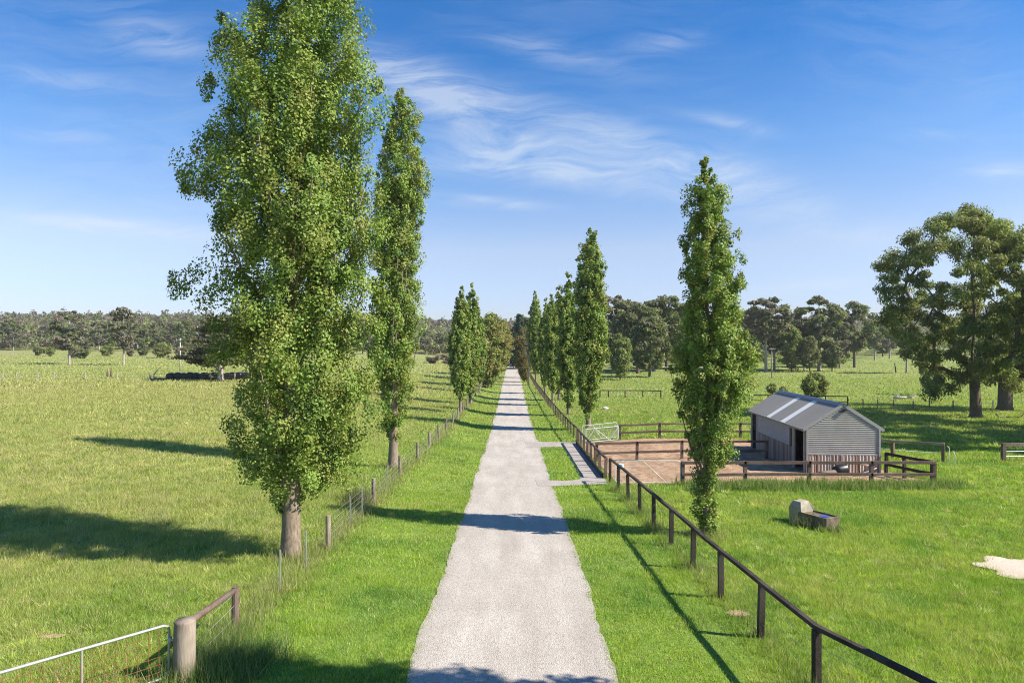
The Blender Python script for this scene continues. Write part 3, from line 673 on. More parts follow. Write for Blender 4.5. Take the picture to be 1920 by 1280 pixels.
# ------------------------------------------------------------------ shed
def build_shed():
    A = Vector((16.3, 37.9, 0)); B = Vector((16.95, 48.4, 0))
    u = (B - A).normalized(); v = Vector((u.y, -u.x, 0)); L = (B - A).length; W = 4.05
    A.z = hz(A.x, A.y) - .02
    root = thing('stable_shed', 'grey corrugated stable shed with log clad base and two pale roof strips', 'shed', A)
    root.rotation_euler = (0, 0, math.atan2(u.y, u.x) - math.pi / 2)
    EV, RH, SP = 2.52, 3.84, 1.08
    # local: x across the gable, y along the length
    def corr(mb, p0, du, dv, lu, lv, pitch, amp, nrm, col=None):
        """corrugated sheet: ridges run along du, wave along dv"""
        p0, du, dv, nrm = map(Vector, (p0, du, dv, nrm)); n = max(2, int(lv / pitch * 6)); b = len(mb.v)
        for i in range(n + 1):
            o = math.sin(i / 6 * 2 * math.pi) * amp
            q = p0 + dv * (lv * i / n) + nrm * o
            mb.v += [tuple(q), tuple(q + du * lu)]
        for i in range(n): mb.f.append((b + 2 * i, b + 2 * i + 1, b + 2 * i + 3, b + 2 * i + 2)); mb.c.append(col)
    Z0 = (0, 0, 0)
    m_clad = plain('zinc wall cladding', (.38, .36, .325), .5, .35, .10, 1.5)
    m_trim = plain('grey trim', (.36, .34, .32), .5, .4, .1, 3)
    # front gable, corrugated, clipped to the roof slope
    def gable(y, ny):
        mb = MB(); pitch = .105; n = int((RH - SP) / pitch * 6)
        b = len(mb.v); k = 0
        for i in range(n + 1):
            z = SP + (RH - SP) * i / n; hw = W / 2 if z <= EV else W / 2 * (RH - z) / (RH - EV)
            o = y + ny * .02 * math.sin(i / 6 * 2 * math.pi)
            mb.v += [(W / 2 - hw, o, z), (W / 2 + hw, o, z)]
        for i in range(n): mb.f.append((2 * i, 2 * i + 1, 2 * i + 3, 2 * i + 2) if ny < 0 else (2 * i, 2 * i + 2, 2 * i + 3, 2 * i + 1)); mb.c.append(None)
        return mb.build('gable_cladding', m_clad, root, Z0)
    gable(0, -1); gable(L, 1)
    # log slabs
    rl = random.Random(4)
    m_log, nt, out = new_mat('split log slabs')
    at = N(nt, 'ShaderNodeAttribute', attribute_name='col').outputs['Color']
    ff = noise(nt, scaled(nt, objco(nt), (16, 16, 2)), 2, 5, .7)
    bsdf(nt, out, mixc(nt, ramp(nt, ff, [(.32, .4), (.6, 0)]), at, (.12, .085, .07)), .9, .15, ff, .5, .01)
    def logs(x0, x1, y, ztop, ny, name='log_cladding'):
        mb = MB(); x = x0
        while x < x1 - .06:
            w = rl.uniform(.13, .2); w = min(w, x1 - x); r = w / 2
            c = random.Random(int(x * 1000) + int(y * 10)).choice([(.50, .37, .29), (.60, .47, .37), (.45, .31, .24), (.62, .51, .41), (.55, .40, .32), (.68, .6, .52)])
            b = len(mb.v)
            for z in (-.4, ztop - rl.uniform(0, .02)):
                for k in range(7):
                    t = math.pi * k / 6; mb.v.append((x + r - r * math.cos(t), y + ny * r * .75 * math.sin(t), z))
            for k in range(6): mb.f.append((b + k, b + k + 1, b + 8 + k, b + 7 + k)); mb.c.append(c)
            mb.f.append(tuple(b + 7 + k for k in range(7))); mb.c.append(c)
            x += w
        return mb.build(name, m_log, root, Z0, False)
    logs(.14, W - .14, .03, SP - .02, -1)
    MB().box(.02, .05, -.4, W - .02, .09, SP + .02).build('wall_lining', M['brownwood'], root, Z0)
    MB().box(.02, L - .09, -.4, W - .02, L - .05, SP + .02).build('wall_lining', M['brownwood'], root, Z0)
    for x in (0.03, W - .13, W * .47): MB().box(x, -.05, -.4, x + .1, .04, SP - .03 if x == W * .47 else EV - .02).build('corner_post', M['palebark'] if x == W * .47 else m_trim, root, Z0)
    MB().box(.05, -.035, SP - .035, W - .05, .045, SP + .03).build('wall_rail', m_trim, root, Z0)
    # left wall with door and stall openings (door near, stall far)
    d0, d1 = .22, 1.78; w0, w1 = 2.05, 2.6; s0, s1 = 9.05, 10.35
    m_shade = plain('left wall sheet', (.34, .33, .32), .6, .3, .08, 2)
    def lw(y0, y1, z0, z1, kind_):
        mb = MB()
        if kind_ == 'c': corr(mb, (0, y1, z0), (0, -1, 0), (0, 0, 1), y1 - y0, z1 - z0, .088, .011, (-1, 0, 0)); return mb.build('side_cladding', m_shade, root, Z0)
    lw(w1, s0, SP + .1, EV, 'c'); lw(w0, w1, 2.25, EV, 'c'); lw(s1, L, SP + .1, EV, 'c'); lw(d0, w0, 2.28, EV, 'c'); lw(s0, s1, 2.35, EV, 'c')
    def boards(y0, y1):
        mb = MB(); y = y0
        while y < y1 - .02:
            w = min(rl.uniform(.12, .17), y1 - y); mb.box(-.03 - rl.uniform(0, .015), y, -.5, .01, y + w - .012, SP + .1, rl.choice([(.24, .19, .16), (.3, .25, .21), (.2, .155, .13), (.34, .29, .25)])); y += w
        return mb.build('board_cladding', m_log, root, Z0)
    boards(w0, s0); boards(s1, L)
    for y in (d0 - .12, d1, w0 - .1, s0, s1 - .1): MB().box(-.05, y, -.5, .06, y + .11, EV - .03).build('door_post', m_trim, root, Z0)
    MB().box(-.035, w1 - .05, SP + .1, .05, w1 + .02, EV - .05).build('window_frame', m_trim, root, Z0)
    # right and back walls
    mb = MB(); corr(mb, (W, 0, -.4), (0, 1, 0), (0, 0, 1), L, EV + .4, .088, .011, (1, 0, 0)); mb.build('side_cladding', m_clad, root, Z0)
    MB().box(.6, 6, -.4, W - .05, 6.08, EV - .2).build('stall_divider', M['brownwood'], root, Z0)
    # roof
    ov = .14; th = math.atan2(RH - EV, W / 2); sl_ = (W / 2 + ov) / math.cos(th)
    m_roof = plain('grey roof sheet', (.33, .305, .265), .9, .06, .07, .7)
    m_strip = plain('translucent roof strip', (.86, .83, .76), .6, .3, .04, 2)
    for sgn, nm in ((-1, 'roof_slope'), (1, 'roof_slope')):
        xe = W / 2 + sgn * (W / 2 + ov); ze = RH - (W / 2 + ov) * math.tan(th) + .04
        du = Vector((-sgn * math.cos(th), 0, math.sin(th))); nr = Vector((sgn * math.sin(th), 0, math.cos(th)))
        def piece(y0, y1, name, mat, lift=0.0):
            mb = MB(); n = max(4, int((y1 - y0) / .076 * 6)); b = 0
            for i in range(n + 1):
                y = y0 + (y1 - y0) * i / n; o = .009 * math.sin((y + 1) / .076 * 2 * math.pi) + lift
                q = Vector((xe, y, ze)) + nr * o
                mb.v += [tuple(q), tuple(q + du * sl_)]
            for i in range(n): mb.f.append((2 * i, 2 * i + 1, 2 * i + 3, 2 * i + 2) if sgn > 0 else (2 * i, 2 * i + 2, 2 * i + 3, 2 * i + 1)); mb.c.append(None)
            return mb.build(name, mat, root, Z0, True)
        if sgn < 0:
            a1, a2, b1, b2 = 3.1, 3.82, 5.85, 6.57
            for (p, q, nm2, mt) in ((-.04, a1, nm, m_roof), (a1, a2, 'skylight_strip', m_strip), (a2, b1, nm, m_roof), (b1, b2, 'skylight_strip', m_strip), (b2, L + .1, nm, m_roof)): piece(p, q, nm2, mt)
        else: piece(-.04, L + .1, nm, m_roof)
        # gutter and barge board
        MB().box(xe - .07 if sgn < 0 else xe - .04, -.04, ze - .11, xe + .04 if sgn < 0 else xe + .07, L + .1, ze + .0).build('gutter', plain('gutter grey', (.2, .19, .18), .5, .4, .1, 3), root, Z0)
        for y in (-.03, L + .11):
            p0 = Vector((xe, y, ze - .05)); MB().beam(p0, p0 + du * sl_, .035, .17).build('barge_board', m_trim, root, Z0)
    rz = RH + .055
    mb = MB(); b = 0
    prof = [(-.24, -.15), (-.04, .0), (.04, .0), (.24, -.15)]
    for y in (-.08, L + .14):
        for (x, z) in prof: mb.v.append((W / 2 + x, y, rz + z + .02))
    for k in range(3): mb.f.append((k, k + 1, 5 + k, 4 + k)); mb.c.append(None)
    mb.build('ridge_cap', plain('blue grey ridge cap', (.10, .11, .15), .4, .5, .1, 3), root, Z0)
    lm = MB(); lm.box(W / 2 - .2, -.1, RH - .42, W / 2 + .05, -.02, RH - .33); lm.box(W / 2 - .02, -.13, RH - .33, W / 2 + .16, -.02, RH - .27)
    lm.build('floodlight', M['black'], root, Z0)
    return root
shed = build_shed()

# things leaning and lying at the shed front
def put(px, py): return Vector(G(px, py))
def local_tag(name, label, cat, p): return thing(name, label, cat, p)
p = Vector((17.9, 37.0, hz(17.9, 37.0)))
t = local_tag('rubber_tub', 'black rubber tub on its side against the log base of the shed', 'tub', p)
MB().tube([p + Vector((-.3, .2, .25)), p + Vector((-.1, .3, .26)), p + Vector((.3, .4, .28)), p + Vector((.34, .41, .28))], [.2, .27, .34, .33], 16).build('tub_shell', M['black'], t, None, True)
p2 = Vector((18.7, 36.9, hz(18.7, 36.9)))
t = local_tag('plank', 'raw timber sheet propped above the black tub by the shed', 'plank', p2)
MB().beam(p2 + Vector((-.35, .45, .66)), p2 + Vector((.85, -.05, .55)), .35, .035).build('board', M['plank'], t)
MB().beam(p2 + Vector((.15, .2, .58)), p2 + Vector((.2, .2, -.02)), .06, .06).build('prop', M['brownwood'], t)
t = local_tag('dead_branch', 'pale forked dead branch leaning under the raw timber sheet', 'branch', p2 + Vector((0, -.2, 0)))
MB().tube([p2 + Vector((-.4, -.25, .05)), p2 + Vector((.1, -.3, .2)), p2 + Vector((.55, -.35, .38)), p2 + Vector((.85, -.3, .5))], [.035, .04, .035, .02], 7, True, .15, RF).build('limb', M['deadwood'], t, None, True)
MB().tube([p2 + Vector((.1, -.3, .2)), p2 + Vector((.4, -.5, .24)), p2 + Vector((.7, -.6, .3))], [.025, .02, .012], 6, True, .15, RF).build('limb', M['deadwood'], t, None, True)
p3 = Vector((16.75, 36.9, hz(16.75, 36.9)))
t = local_tag('log', 'short grey hollow log on the sand left of the black tub', 'log', p3)
MB().tube([p3 + Vector((-.1, 0, .12)), p3 + Vector((.3, .1, .14)), p3 + Vector((.8, .22, .17)), p3 + Vector((1.05, .3, .22))], [.13, .14, .12, .05], 10, True, .12, RF).build('trunk_piece', M['greywood'], t, None, True)
t = local_tag('plank', 'weathered brown plank lying on the sand at the front yard corner', 'plank', (19.6, 34.8, hz(19.6, 34.8)))
MB().beam((18.5, 35.1, hz(18.5, 35.1) + .06), (20.9, 34.5, hz(20.9, 34.5) + .06), .22, .05).build('board', M['plank'], t)

# ------------------------------------------------------------------ trough
def trough():
    a = put(1517, 974); b = put(1549, 990)
    hd = Vector((11.1, 26.2, 0)); tl = Vector((11.95, 24.6, 0)); ax = (tl - hd).normalized()
    z = hz(11.5, 25.4)
    root = thing('water_trough', 'concrete water trough with boxed head and blue float cover in the paddock', 'trough', (hd.x, hd.y, z))
    root.rotation_euler = (0, 0, math.atan2(ax.y, ax.x))
    O = (0, 0, 0)
    # basin: four tapered walls and floor, along +x
    mb = MB(); L, Wt, Wb, hh = 1.3, .38, .30, .48; t_ = .055
    def wall(y0, y1, y2, y3):
        mb.quadbox([(.15, y0, -.1), (L, y0, -.1), (L, y1, -.1), (.15, y1, -.1), (.15, y2, hh), (L + .04, y2, hh), (L + .04, y3, hh), (.15, y3, hh)])
    wall(-Wb, -Wb + t_, -Wt, -Wt + t_); wall(Wb - t_, Wb, Wt - t_, Wt)
    mb.quadbox([(L - .02, -Wb, -.1), (L + .05, -Wb, -.1), (L + .05, Wb, -.1), (L - .02, Wb, -.1), (L + .0, -Wt + .002, hh - .002), (L + .09, -Wt + .002, hh - .002), (L + .09, Wt - .002, hh - .002), (L + .0, Wt - .002, hh - .002)])
    mb.build('basin', M['waterstain'], root, O, False, .012)
    MB().box(.2, -Wt + t_ - .004, .1, L + .01, Wt - t_ + .004, hh - .05).build('water', M['water'], root, O)
    mb = MB(); n = 20; mb.v = [(1.02 + .17 * math.cos(2 * math.pi * k / n), .02 + .16 * math.sin(2 * math.pi * k / n), z_) for z_ in (hh - .06, hh - .035) for k in range(n)]
    mb.f = [tuple(n + k for k in range(n))] + [(k, (k + 1) % n, n + (k + 1) % n, n + k) for k in range(n)]; mb.c = [None] * len(mb.f)
    mb.build('float_cover', M['blue'], root, O)
    # boxed head with sloping shoulders
    mb = MB(); prof = [(-.31, .05), (-.36, .40), (-.37, .58), (-.22, .82), (.22, .82), (.37, .58), (.36, .40), (.31, .05)]
    prof = [(-.31, -.15)] + prof[1:-1] + [(.31, -.15)]
    for x, sc, dz in ((-.28, 1.0, 0), (.3, 1.0, 0)):
        for (y, zz_) in prof: mb.v.append((x + (.08 if zz_ > .7 and x < 0 else (-.14 if zz_ > .7 else 0)), y, zz_))
    k = len(prof); mb.f = [tuple(range(k)), tuple(reversed(range(k, 2 * k)))] + [(i, k + i, k + (i + 1) % k, (i + 1) % k) for i in range(k)]; mb.c = [None] * len(mb.f)
    mb.build('head_box', M['conc'], root, O, False, .02)
    return root
trough()
for k in range(22):
    a = RF.uniform(0, 1); x = 10.75 + 1.1 * a + RF.uniform(-.25, .1); y = 25.8 - 1.4 * a + RF.uniform(-.2, .2)
    tall(x, y, .42, .02, 26, .08, ((.05, .1, .03), (.3, .34, .2)), .8)

# ------------------------------------------------------------------ trees
def leaves(P, size, rng, cols, aspect=1.0, droop=0.0, up=.25, bias=None, bw=1.3):
    n = len(P); nrm = rng.normal(0, 1, (n, 3)); nrm[:, 2] += up * 2
    if bias is not None: nrm = nrm * .75 + bias / (np.linalg.norm(bias, axis=1)[:, None] + 1e-6) * bw
    nrm /= np.linalg.norm(nrm, axis=1)[:, None]
    t = rng.normal(0, 1, (n, 3)); t[:, 2] -= droop * 3
    u = np.cross(nrm, t); u /= np.linalg.norm(u, axis=1)[:, None] + 1e-9
    v = np.cross(u, nrm); s = size * (.65 + .7 * rng.random(n)); a = (s * .5)[:, None]; b = (s * .5 * aspect)[:, None]
    Q = np.empty((n, 4, 3)); Q[:, 0] = P + v * b; Q[:, 1] = P + u * a * 1.0 + v * b * .15; Q[:, 2] = P - v * b; Q[:, 3] = P - u * a + v * b * .15
    return Q.reshape(-1, 3), cols
def prof_r(rows, z, ct):
    """rows (z, left, right): radius at height z for cos(azimuth) ct"""
    zs = [r[0] for r in rows]
    l = np.interp(z, zs, [r[1] for r in rows], left=0, right=0); r = np.interp(z, zs, [r[2] for r in rows], left=0, right=0)
    return (l + r) / 2 + (r - l) / 2 * ct
PAL_POP = [((.15, .235, .035), (.27, .36, .075)), ((.18, .25, .04), (.31, .37, .085)), ((.12, .205, .034), (.21, .30, .065)), ((.16, .235, .036), (.28, .35, .08)), ((.2, .235, .045), (.31, .33, .08))]
PAL_GUM = [((.105, .14, .045), (.20, .24, .085)), ((.14, .175, .05), (.26, .29, .10)), ((.12, .14, .06), (.22, .235, .115)), ((.165, .165, .09), (.28, .265, .16))]
PAL_TINT = {'pop': PAL_POP, 'gum': PAL_GUM,
            'bright': [((.17, .215, .055), (.32, .36, .115)), ((.13, .175, .05), (.25, .29, .09)), ((.18, .195, .065), (.30, .31, .12))],
            'elm': [((.18, .21, .05), (.3, .31, .1)), ((.2, .19, .06), (.33, .28, .11)), ((.15, .2, .045), (.26, .29, .09))],
            'rust': [((.2, .13, .06), (.34, .22, .1)), ((.18, .15, .055), (.29, .24, .09)), ((.15, .17, .05), (.25, .25, .08))],
            'pine': [((.035, .075, .045), (.075, .13, .07)), ((.05, .09, .05), (.1, .15, .08))],
            'brown': [((.15, .115, .085), (.26, .2, .155)), ((.14, .125, .075), (.23, .2, .13))],
            'grey': [((.15, .15, .09), (.27, .26, .17)), ((.12, .14, .065), (.23, .24, .12)), ((.19, .165, .125), (.3, .265, .2))]}
def pick_cols(rng, pal, cid, ncl, n):
    pi = rng.integers(0, len(pal), ncl); tone = .85 + .3 * rng.random(ncl)
    lo = np.array([p[0] for p in pal])[pi][cid]; hi = np.array([p[1] for p in pal])[pi][cid]
    return (lo + (hi - lo) * rng.random((n, 1))) * tone[cid][:, None]
def poplar_meshes(rows, height, seed, ncl, per, leaf, trunk_r, top_off=(0, 0), pal='pop', rc=.42, limbs=34, bottom=None, holes=.32, elong=1.7, hollow=.35, sep=.52, forced=()):
    rng = np.random.default_rng(seed); rr = random.Random(seed)
    zb = rows[0][0]; zt = rows[-1][0]
    mb = MB(); n = 16
    bend = lambda s: (top_off[0] * s * s + .12 * math.sin(s * 7 + seed) * s, top_off[1] * s * s + .12 * math.cos(s * 5 + seed) * s)
    pts = [(*bend(i / n), -.15 + (height * .9 + .15) * i / n) for i in range(n + 1)]
    rad = [trunk_r * (1.45 if i == 0 else 1.0) * (1 - .93 * (i / n) ** .85) + .012 for i in range(n + 1)]
    rad[1] = max(rad[1], trunk_r * .9)
    # finer flare at the foot
    pts.insert(1, (*bend(.02), .25)); rad.insert(1, trunk_r * 1.08)
    mb.tube(pts, rad, 14, True, .09, rr)
    br = MB(); cl = []
    for k in range(limbs):
        s0 = rr.uniform(.0, .78); z0 = max(zb * .75, height * .1) + s0 * (height * .82 - zb); th = rr.uniform(0, 2 * math.pi)
        ln = rr.uniform(.16, .3) * height * (1 - .45 * s0); z1 = min(z0 + ln, zt * .97)
        R = float(prof_r(rows, z1, math.cos(th))) * rr.uniform(.55, .95)
        b0 = Vector((*bend(z0 / height), z0)); b1 = Vector((*bend(z1 / height), z1)) + Vector((math.cos(th) * R, math.sin(th) * R, 0))
        c = b0.lerp(b1, .5) + Vector((math.cos(th), math.sin(th), 0)) * R * .22
        P = [(b0 * (1 - t) ** 2 + c * 2 * t * (1 - t) + b1 * t * t) for t in [0, .2, .4, .6, .8, 1]]
        r0 = trunk_r * rr.uniform(.16, .3) * (1 - .6 * s0)
        br.tube(P, [r0 * (1 - .85 * i / 5) + .006 for i in range(6)], 6, True, .08, rr)
        for q in P[2:]: cl.append((*q, .8))
    # plumes: leafy upswept masses with gaps between them, each a cloud of leaf clusters
    PL = [(x, y, z, r) for (x, y, z, r) in forced]; mx = max(max(a[1], a[2]) for a in rows); tries = 0
    while len(PL) < ncl and tries < ncl * 60:
        tries += 1
        z = zb + (zt - zb) * rr.random(); th = rr.uniform(0, 2 * math.pi)
        R = float(prof_r(rows, z, math.cos(th)))
        if rr.random() > (R / mx) ** .8 + .06: continue
        pr = rc * rr.uniform(.6, 1.25) * (.35 + .65 * min(1, R / (mx * .7)))
        rd = max(0, R - pr * .8) * (1 - (1 - hollow) * (rr.random() ** 1.4) * .999) * rr.uniform(.82, 1.0)
        x, y = math.cos(th) * rd, math.sin(th) * rd
        if any((x - q[0]) ** 2 + (y - q[1]) ** 2 + ((z - q[2]) / elong) ** 2 < (sep * (pr + q[3])) ** 2 for q in PL): continue
        PL.append((x, y, z, pr))
    sub = 9; C = []
    for (x, y, z, pr) in PL:
        bx = bend(min(1, z / height)); ax, ay = x + bx[0] * .5, y + bx[1] * .5; k = max(3, int(sub * (pr / rc) ** 2))
        for _ in range(k):
            d = rng.normal(0, 1, 3); d /= np.linalg.norm(d); d *= rng.random() ** .5
            lean_ = d[2] * .25
            C.append((ax + d[0] * pr + ax * lean_ * .3, ay + d[1] * pr + ay * lean_ * .3, z + d[2] * pr * elong, pr, ax * .75, ay * .75, z))
    # long thin shoots at the very top and the outline
    for q in cl: C.append((q[0], q[1], q[2], rc * .55, q[0] * .6, q[1] * .6, q[2] - .2))
    C = np.array(C); nc = len(C)
    cid = np.repeat(np.arange(nc), per); m = len(cid)
    g = rng.normal(0, 1, (m, 3)); g *= (2.0 * rng.random(m) ** .42 / np.linalg.norm(g, axis=1))[:, None]; sc = (C[:, 3] * (.22 + .14 * rng.random(nc)))[cid]
    P = C[cid, :3] + g * sc[:, None] * np.array([1, 1, 1.35])
    P = P[P[:, 2] > zb - .25]; cid = cid[:0] if False else cid[(C[cid, 2] + g[:, 2] * sc * 1.35) > zb - .25]
    cols = pick_cols(rng, PAL_TINT[pal], cid, nc, len(P))
    yel = rng.random(len(P)) < .005; cols[yel] = np.array([.36, .32, .06])
    V, c = leaves(P, leaf, rng, cols, 1.12, .35, .3, (P - C[cid, 4:7]) * np.array([1, 1, .6]))
    me = np_mesh('crown', V, 4, c); me.materials.append(M['leaf'])
    return mb, br, me
def tree(name, label, cat, loc, meshes, group=None, barkmat=None, crown='crown', rot=0, scale=(1, 1, 1)):
    mb, br, me = meshes
    root = thing(name, label, cat, loc, group); root.rotation_euler = (0, 0, rot); root.scale = scale
    if isinstance(mb, MB):
        to = mb.build('trunk', barkmat or M['bark'], root, (0, 0, 0), True); a = to.data
        b = br.build('branches', barkmat or M['bark'], to, (0, 0, 0), True).data if br and br.v else None
    else:
        to = link('trunk', mb, root); a = mb; b = br
        if br: link('branches', br, to)
    link(crown, me, root)
    return root, (a, b, me)
def rows_px(data, cx, base_y, d):
    """outline rows (py, xleft, xright) to (z, left, right) metres"""
    k = d / F
    return [((base_y - y) * k, max(.05, (cx - l) * k), max(.05, (r - cx) * k)) for (y, l, r) in data]
# --- the four measured poplars
b1 = G(545, 1045)
T1 = [(945, 535, 560), (925, 515, 598), (900, 482, 640), (850, 458, 690), (800, 450, 718), (740, 455, 735), (700, 440, 728), (655, 398, 715), (635, 392, 715), (615, 420, 720), (560, 392, 735), (525, 338, 742), (500, 368, 742), (440, 372, 735), (400, 365, 735), (345, 332, 725), (325, 380, 722), (250, 388, 722), (200, 398, 735), (150, 405, 735), (120, 400, 700), (50, 412, 712), (0, 460, 712), (-60, 490, 680), (-120, 530, 640), (-165, 560, 590)]
rows = rows_px(T1, 556, 1045, b1[1])
tree('poplar_tree', 'tallest poplar, broad leafy crown cut by the top edge, beside the wire fence', 'tree', b1,
     poplar_meshes(rows, (1045 + 165) * b1[1] / F, 21, 235, 150, .07, .29, (.25, 0), rc=.76, limbs=44, hollow=.15, sep=.53, elong=1.75,
     forced=[((px - 560) * b1[1] / F, dy, (1045 - py) * b1[1] / F, r) for (px, py, dy, r) in ((352, 342, .2, .33), (385, 352, .1, .42), (420, 345, -.2, .5), (352, 530, -.3, .36), (388, 525, -.1, .5), (425, 520, 0, .6), (412, 640, .3, .45), (440, 655, 0, .5),
        (712, 165, -.2, .42), (715, 205, -.1, .5), (705, 250, 0, .5), (430, 40, .2, .36), (438, 85, .1, .42), (462, 120, 0, .5), (412, 180, -.3, .45), (408, 245, .3, .45), (400, 280, -.2, .5), (715, 420, -.4, .45), (722, 610, -.3, .45), (728, 545, .3, .5), (715, 690, -.2, .5), (690, 725, .1, .55), (462, 800, -.1, .45), (480, 860, -.3, .5), (670, 830, .1, .45), (650, 770, -.3, .6), (505, 888, -.3, .5), (560, 905, -.3, .5), (615, 885, -.2, .55), (545, 868, -.5, .55), (490, 850, -.2, .5), (650, 855, -.1, .55), (600, 855, -.5, .6), (575, 922, .1, .4), (540, 830, -.5, .6), (700, 780, 0, .5), (640, 800, -.4, .6), (725, 650, .1, .5), (660, 690, -.5, .7), (600, 760, -.6, .7), (640, 60, -.6, .7), (590, 30, -.5, .7))]), 'poplars along the driveway')
b2 = G(737, 878)
T2 = [(822, 728, 752), (800, 718, 765), (770, 710, 778), (740, 708, 786), (700, 705, 795), (650, 700, 803), (600, 699, 808), (550, 700, 806), (500, 698, 803), (450, 696, 806), (400, 698, 808), (340, 700, 817), (325, 704, 812), (300, 706, 800), (250, 715, 797), (205, 735, 785), (178, 755, 764)]
rows = rows_px(T2, 746, 878, b2[1])
rows2 = rows
tree('poplar_tree', 'tall slim poplar partly hidden behind the broad tallest poplar', 'tree', b2,
     poplar_meshes(rows, (878 - 178) * b2[1] / F, 33, 190, 80, .092, .27, (.5, 0), rc=.62, limbs=40, elong=2.1, sep=.5), 'poplars along the driveway')
b3 = G(1325, 1005)
R1 = [(1003, 1312, 1340), (980, 1306, 1348), (950, 1297, 1350), (900, 1294, 1346), (862, 1284, 1350), (838, 1284, 1385), (818, 1282, 1392), (800, 1276, 1384), (760, 1268, 1408), (720, 1258, 1424), (690, 1252, 1430), (650, 1255, 1424), (620, 1262, 1408), (580, 1268, 1400), (540, 1272, 1402), (500, 1268, 1402), (470, 1268, 1390), (440, 1270, 1368), (400, 1275, 1374), (370, 1282, 1374), (340, 1302, 1356), (310, 1318, 1332), (293, 1322, 1328)]
rows = rows_px(R1, 1324, 1005, b3[1])
tree('poplar_tree', 'young poplar leafy down to the ground behind the near rail fence', 'tree', b3,
     poplar_meshes(rows, (1005 - 293) * b3[1] / F, 42, 185, 80, .067, .12, (0, 0), rc=.42, limbs=36, elong=2.1, sep=.52, forced=[(.2 * math.cos(k * 2.4), .2 * math.sin(k * 2.4), .1 + .17 * k, .3) for k in range(24)]), 'poplars along the driveway')
b4 = G(1103, 803)
R2 = [(780, 1094, 1113), (765, 1087, 1118), (740, 1083, 1130), (700, 1079, 1140), (650, 1076, 1148), (600, 1075, 1146), (550, 1074, 1144), (500, 1080, 1141), (470, 1087, 1134), (450, 1097, 1124), (430, 1110, 1115)]
rows = rows_px(R2, 1107, 803, b4[1])
_, popB = tree('poplar_tree', 'tall tapering poplar standing directly behind the white gates', 'tree', b4,
     poplar_meshes(rows, (803 - 430) * b4[1] / F, 57, 170, 50, .14, .24, (.2, 0), rc=.62, limbs=32, elong=2.1, sep=.5), 'poplars along the driveway')
# --- generic poplars for the avenue (18 m meshes)
gen = [(2.2, .3, .3), (3.2, 1.1, 1.0), (5, 1.6, 1.6), (8, 2.0, 1.9), (11, 1.9, 2.0), (14, 1.5, 1.6), (16.5, .9, .8), (18, .15, .15)]
gen2 = [(1.2, .4, .3), (2.5, .9, 1.0), (5, 1.5, 1.4), (8, 1.9, 1.8), (11, 1.7, 1.6), (13, 1.9, 1.2), (15.5, .9, 1.1), (18, .1, .15)]
_, popA = None, None
pm = []
for rws, sd_ in ((gen, 71), (gen2, 83)):
    mb, br, me = poplar_meshes(rws, 18, sd_, 140, 40, .185, .22, (.2, .1), rc=.68, limbs=28, elong=2.1, sep=.52)
    a = mb.build('trunk', M['bark'], None, (0, 0, 0), True); b = br.build('branches', M['bark'], None, (0, 0, 0), True)
    pm.append((a.data, b.data, me)); bpy.data.objects.remove(a); bpy.data.objects.remove(b)
def avenue(px, py, top, v, wx, label, rot=0.0):
    p = G(px, py); hgt = (py - top) * p[1] / F; s = hgt / 18
    tree('poplar_tree', label, 'tree', p, pm[v], 'poplars along the driveway', rot=rot, scale=(s * wx, s * wx, s))
avenue(863, 774, 541, 0, 1.0, 'first of the paired poplars on the left verge, forked narrow crown and bare trunk', .3)
avenue(882, 758, 535, 1, 1.05, 'poplar close behind the first of the left pair, yellower taller crown')
avenue(899, 736, 580, 0, .95, 'smaller poplar on the left row just before the bushy olive trees', 2.0)
avenue(1066, 778, 516, 1, 1.0, 'poplar left of the one behind the white gates, trunk leafy to the ground', 1.0)
avenue(1036, 760, 556, 0, .9, 'third poplar of the right row behind the receding rail fence', 2.4)
avenue(1048, 750, 540, 1, 1.05, 'poplar tucked between the second and third of the right row', 4.0)
avenue(1022, 738, 562, 1, .9, 'slim poplar of the right row two trees behind the power pole', 5.0)
avenue(1005, 722, 549, 0, .95, 'farthest tall poplar of the right row rising beside the power pole', 3.3)
# the poplar whose shadow falls across the bottom of the picture stands just outside the frame
p = (10.2, 8.5, hz(10.2, 8.5))
tree('poplar_tree', 'poplar beside the near end of the rail fence, its shadow across the driveway foot', 'tree', p, pm[0], 'poplars along the driveway', rot=.7, scale=(1.05, 1.05, .87))

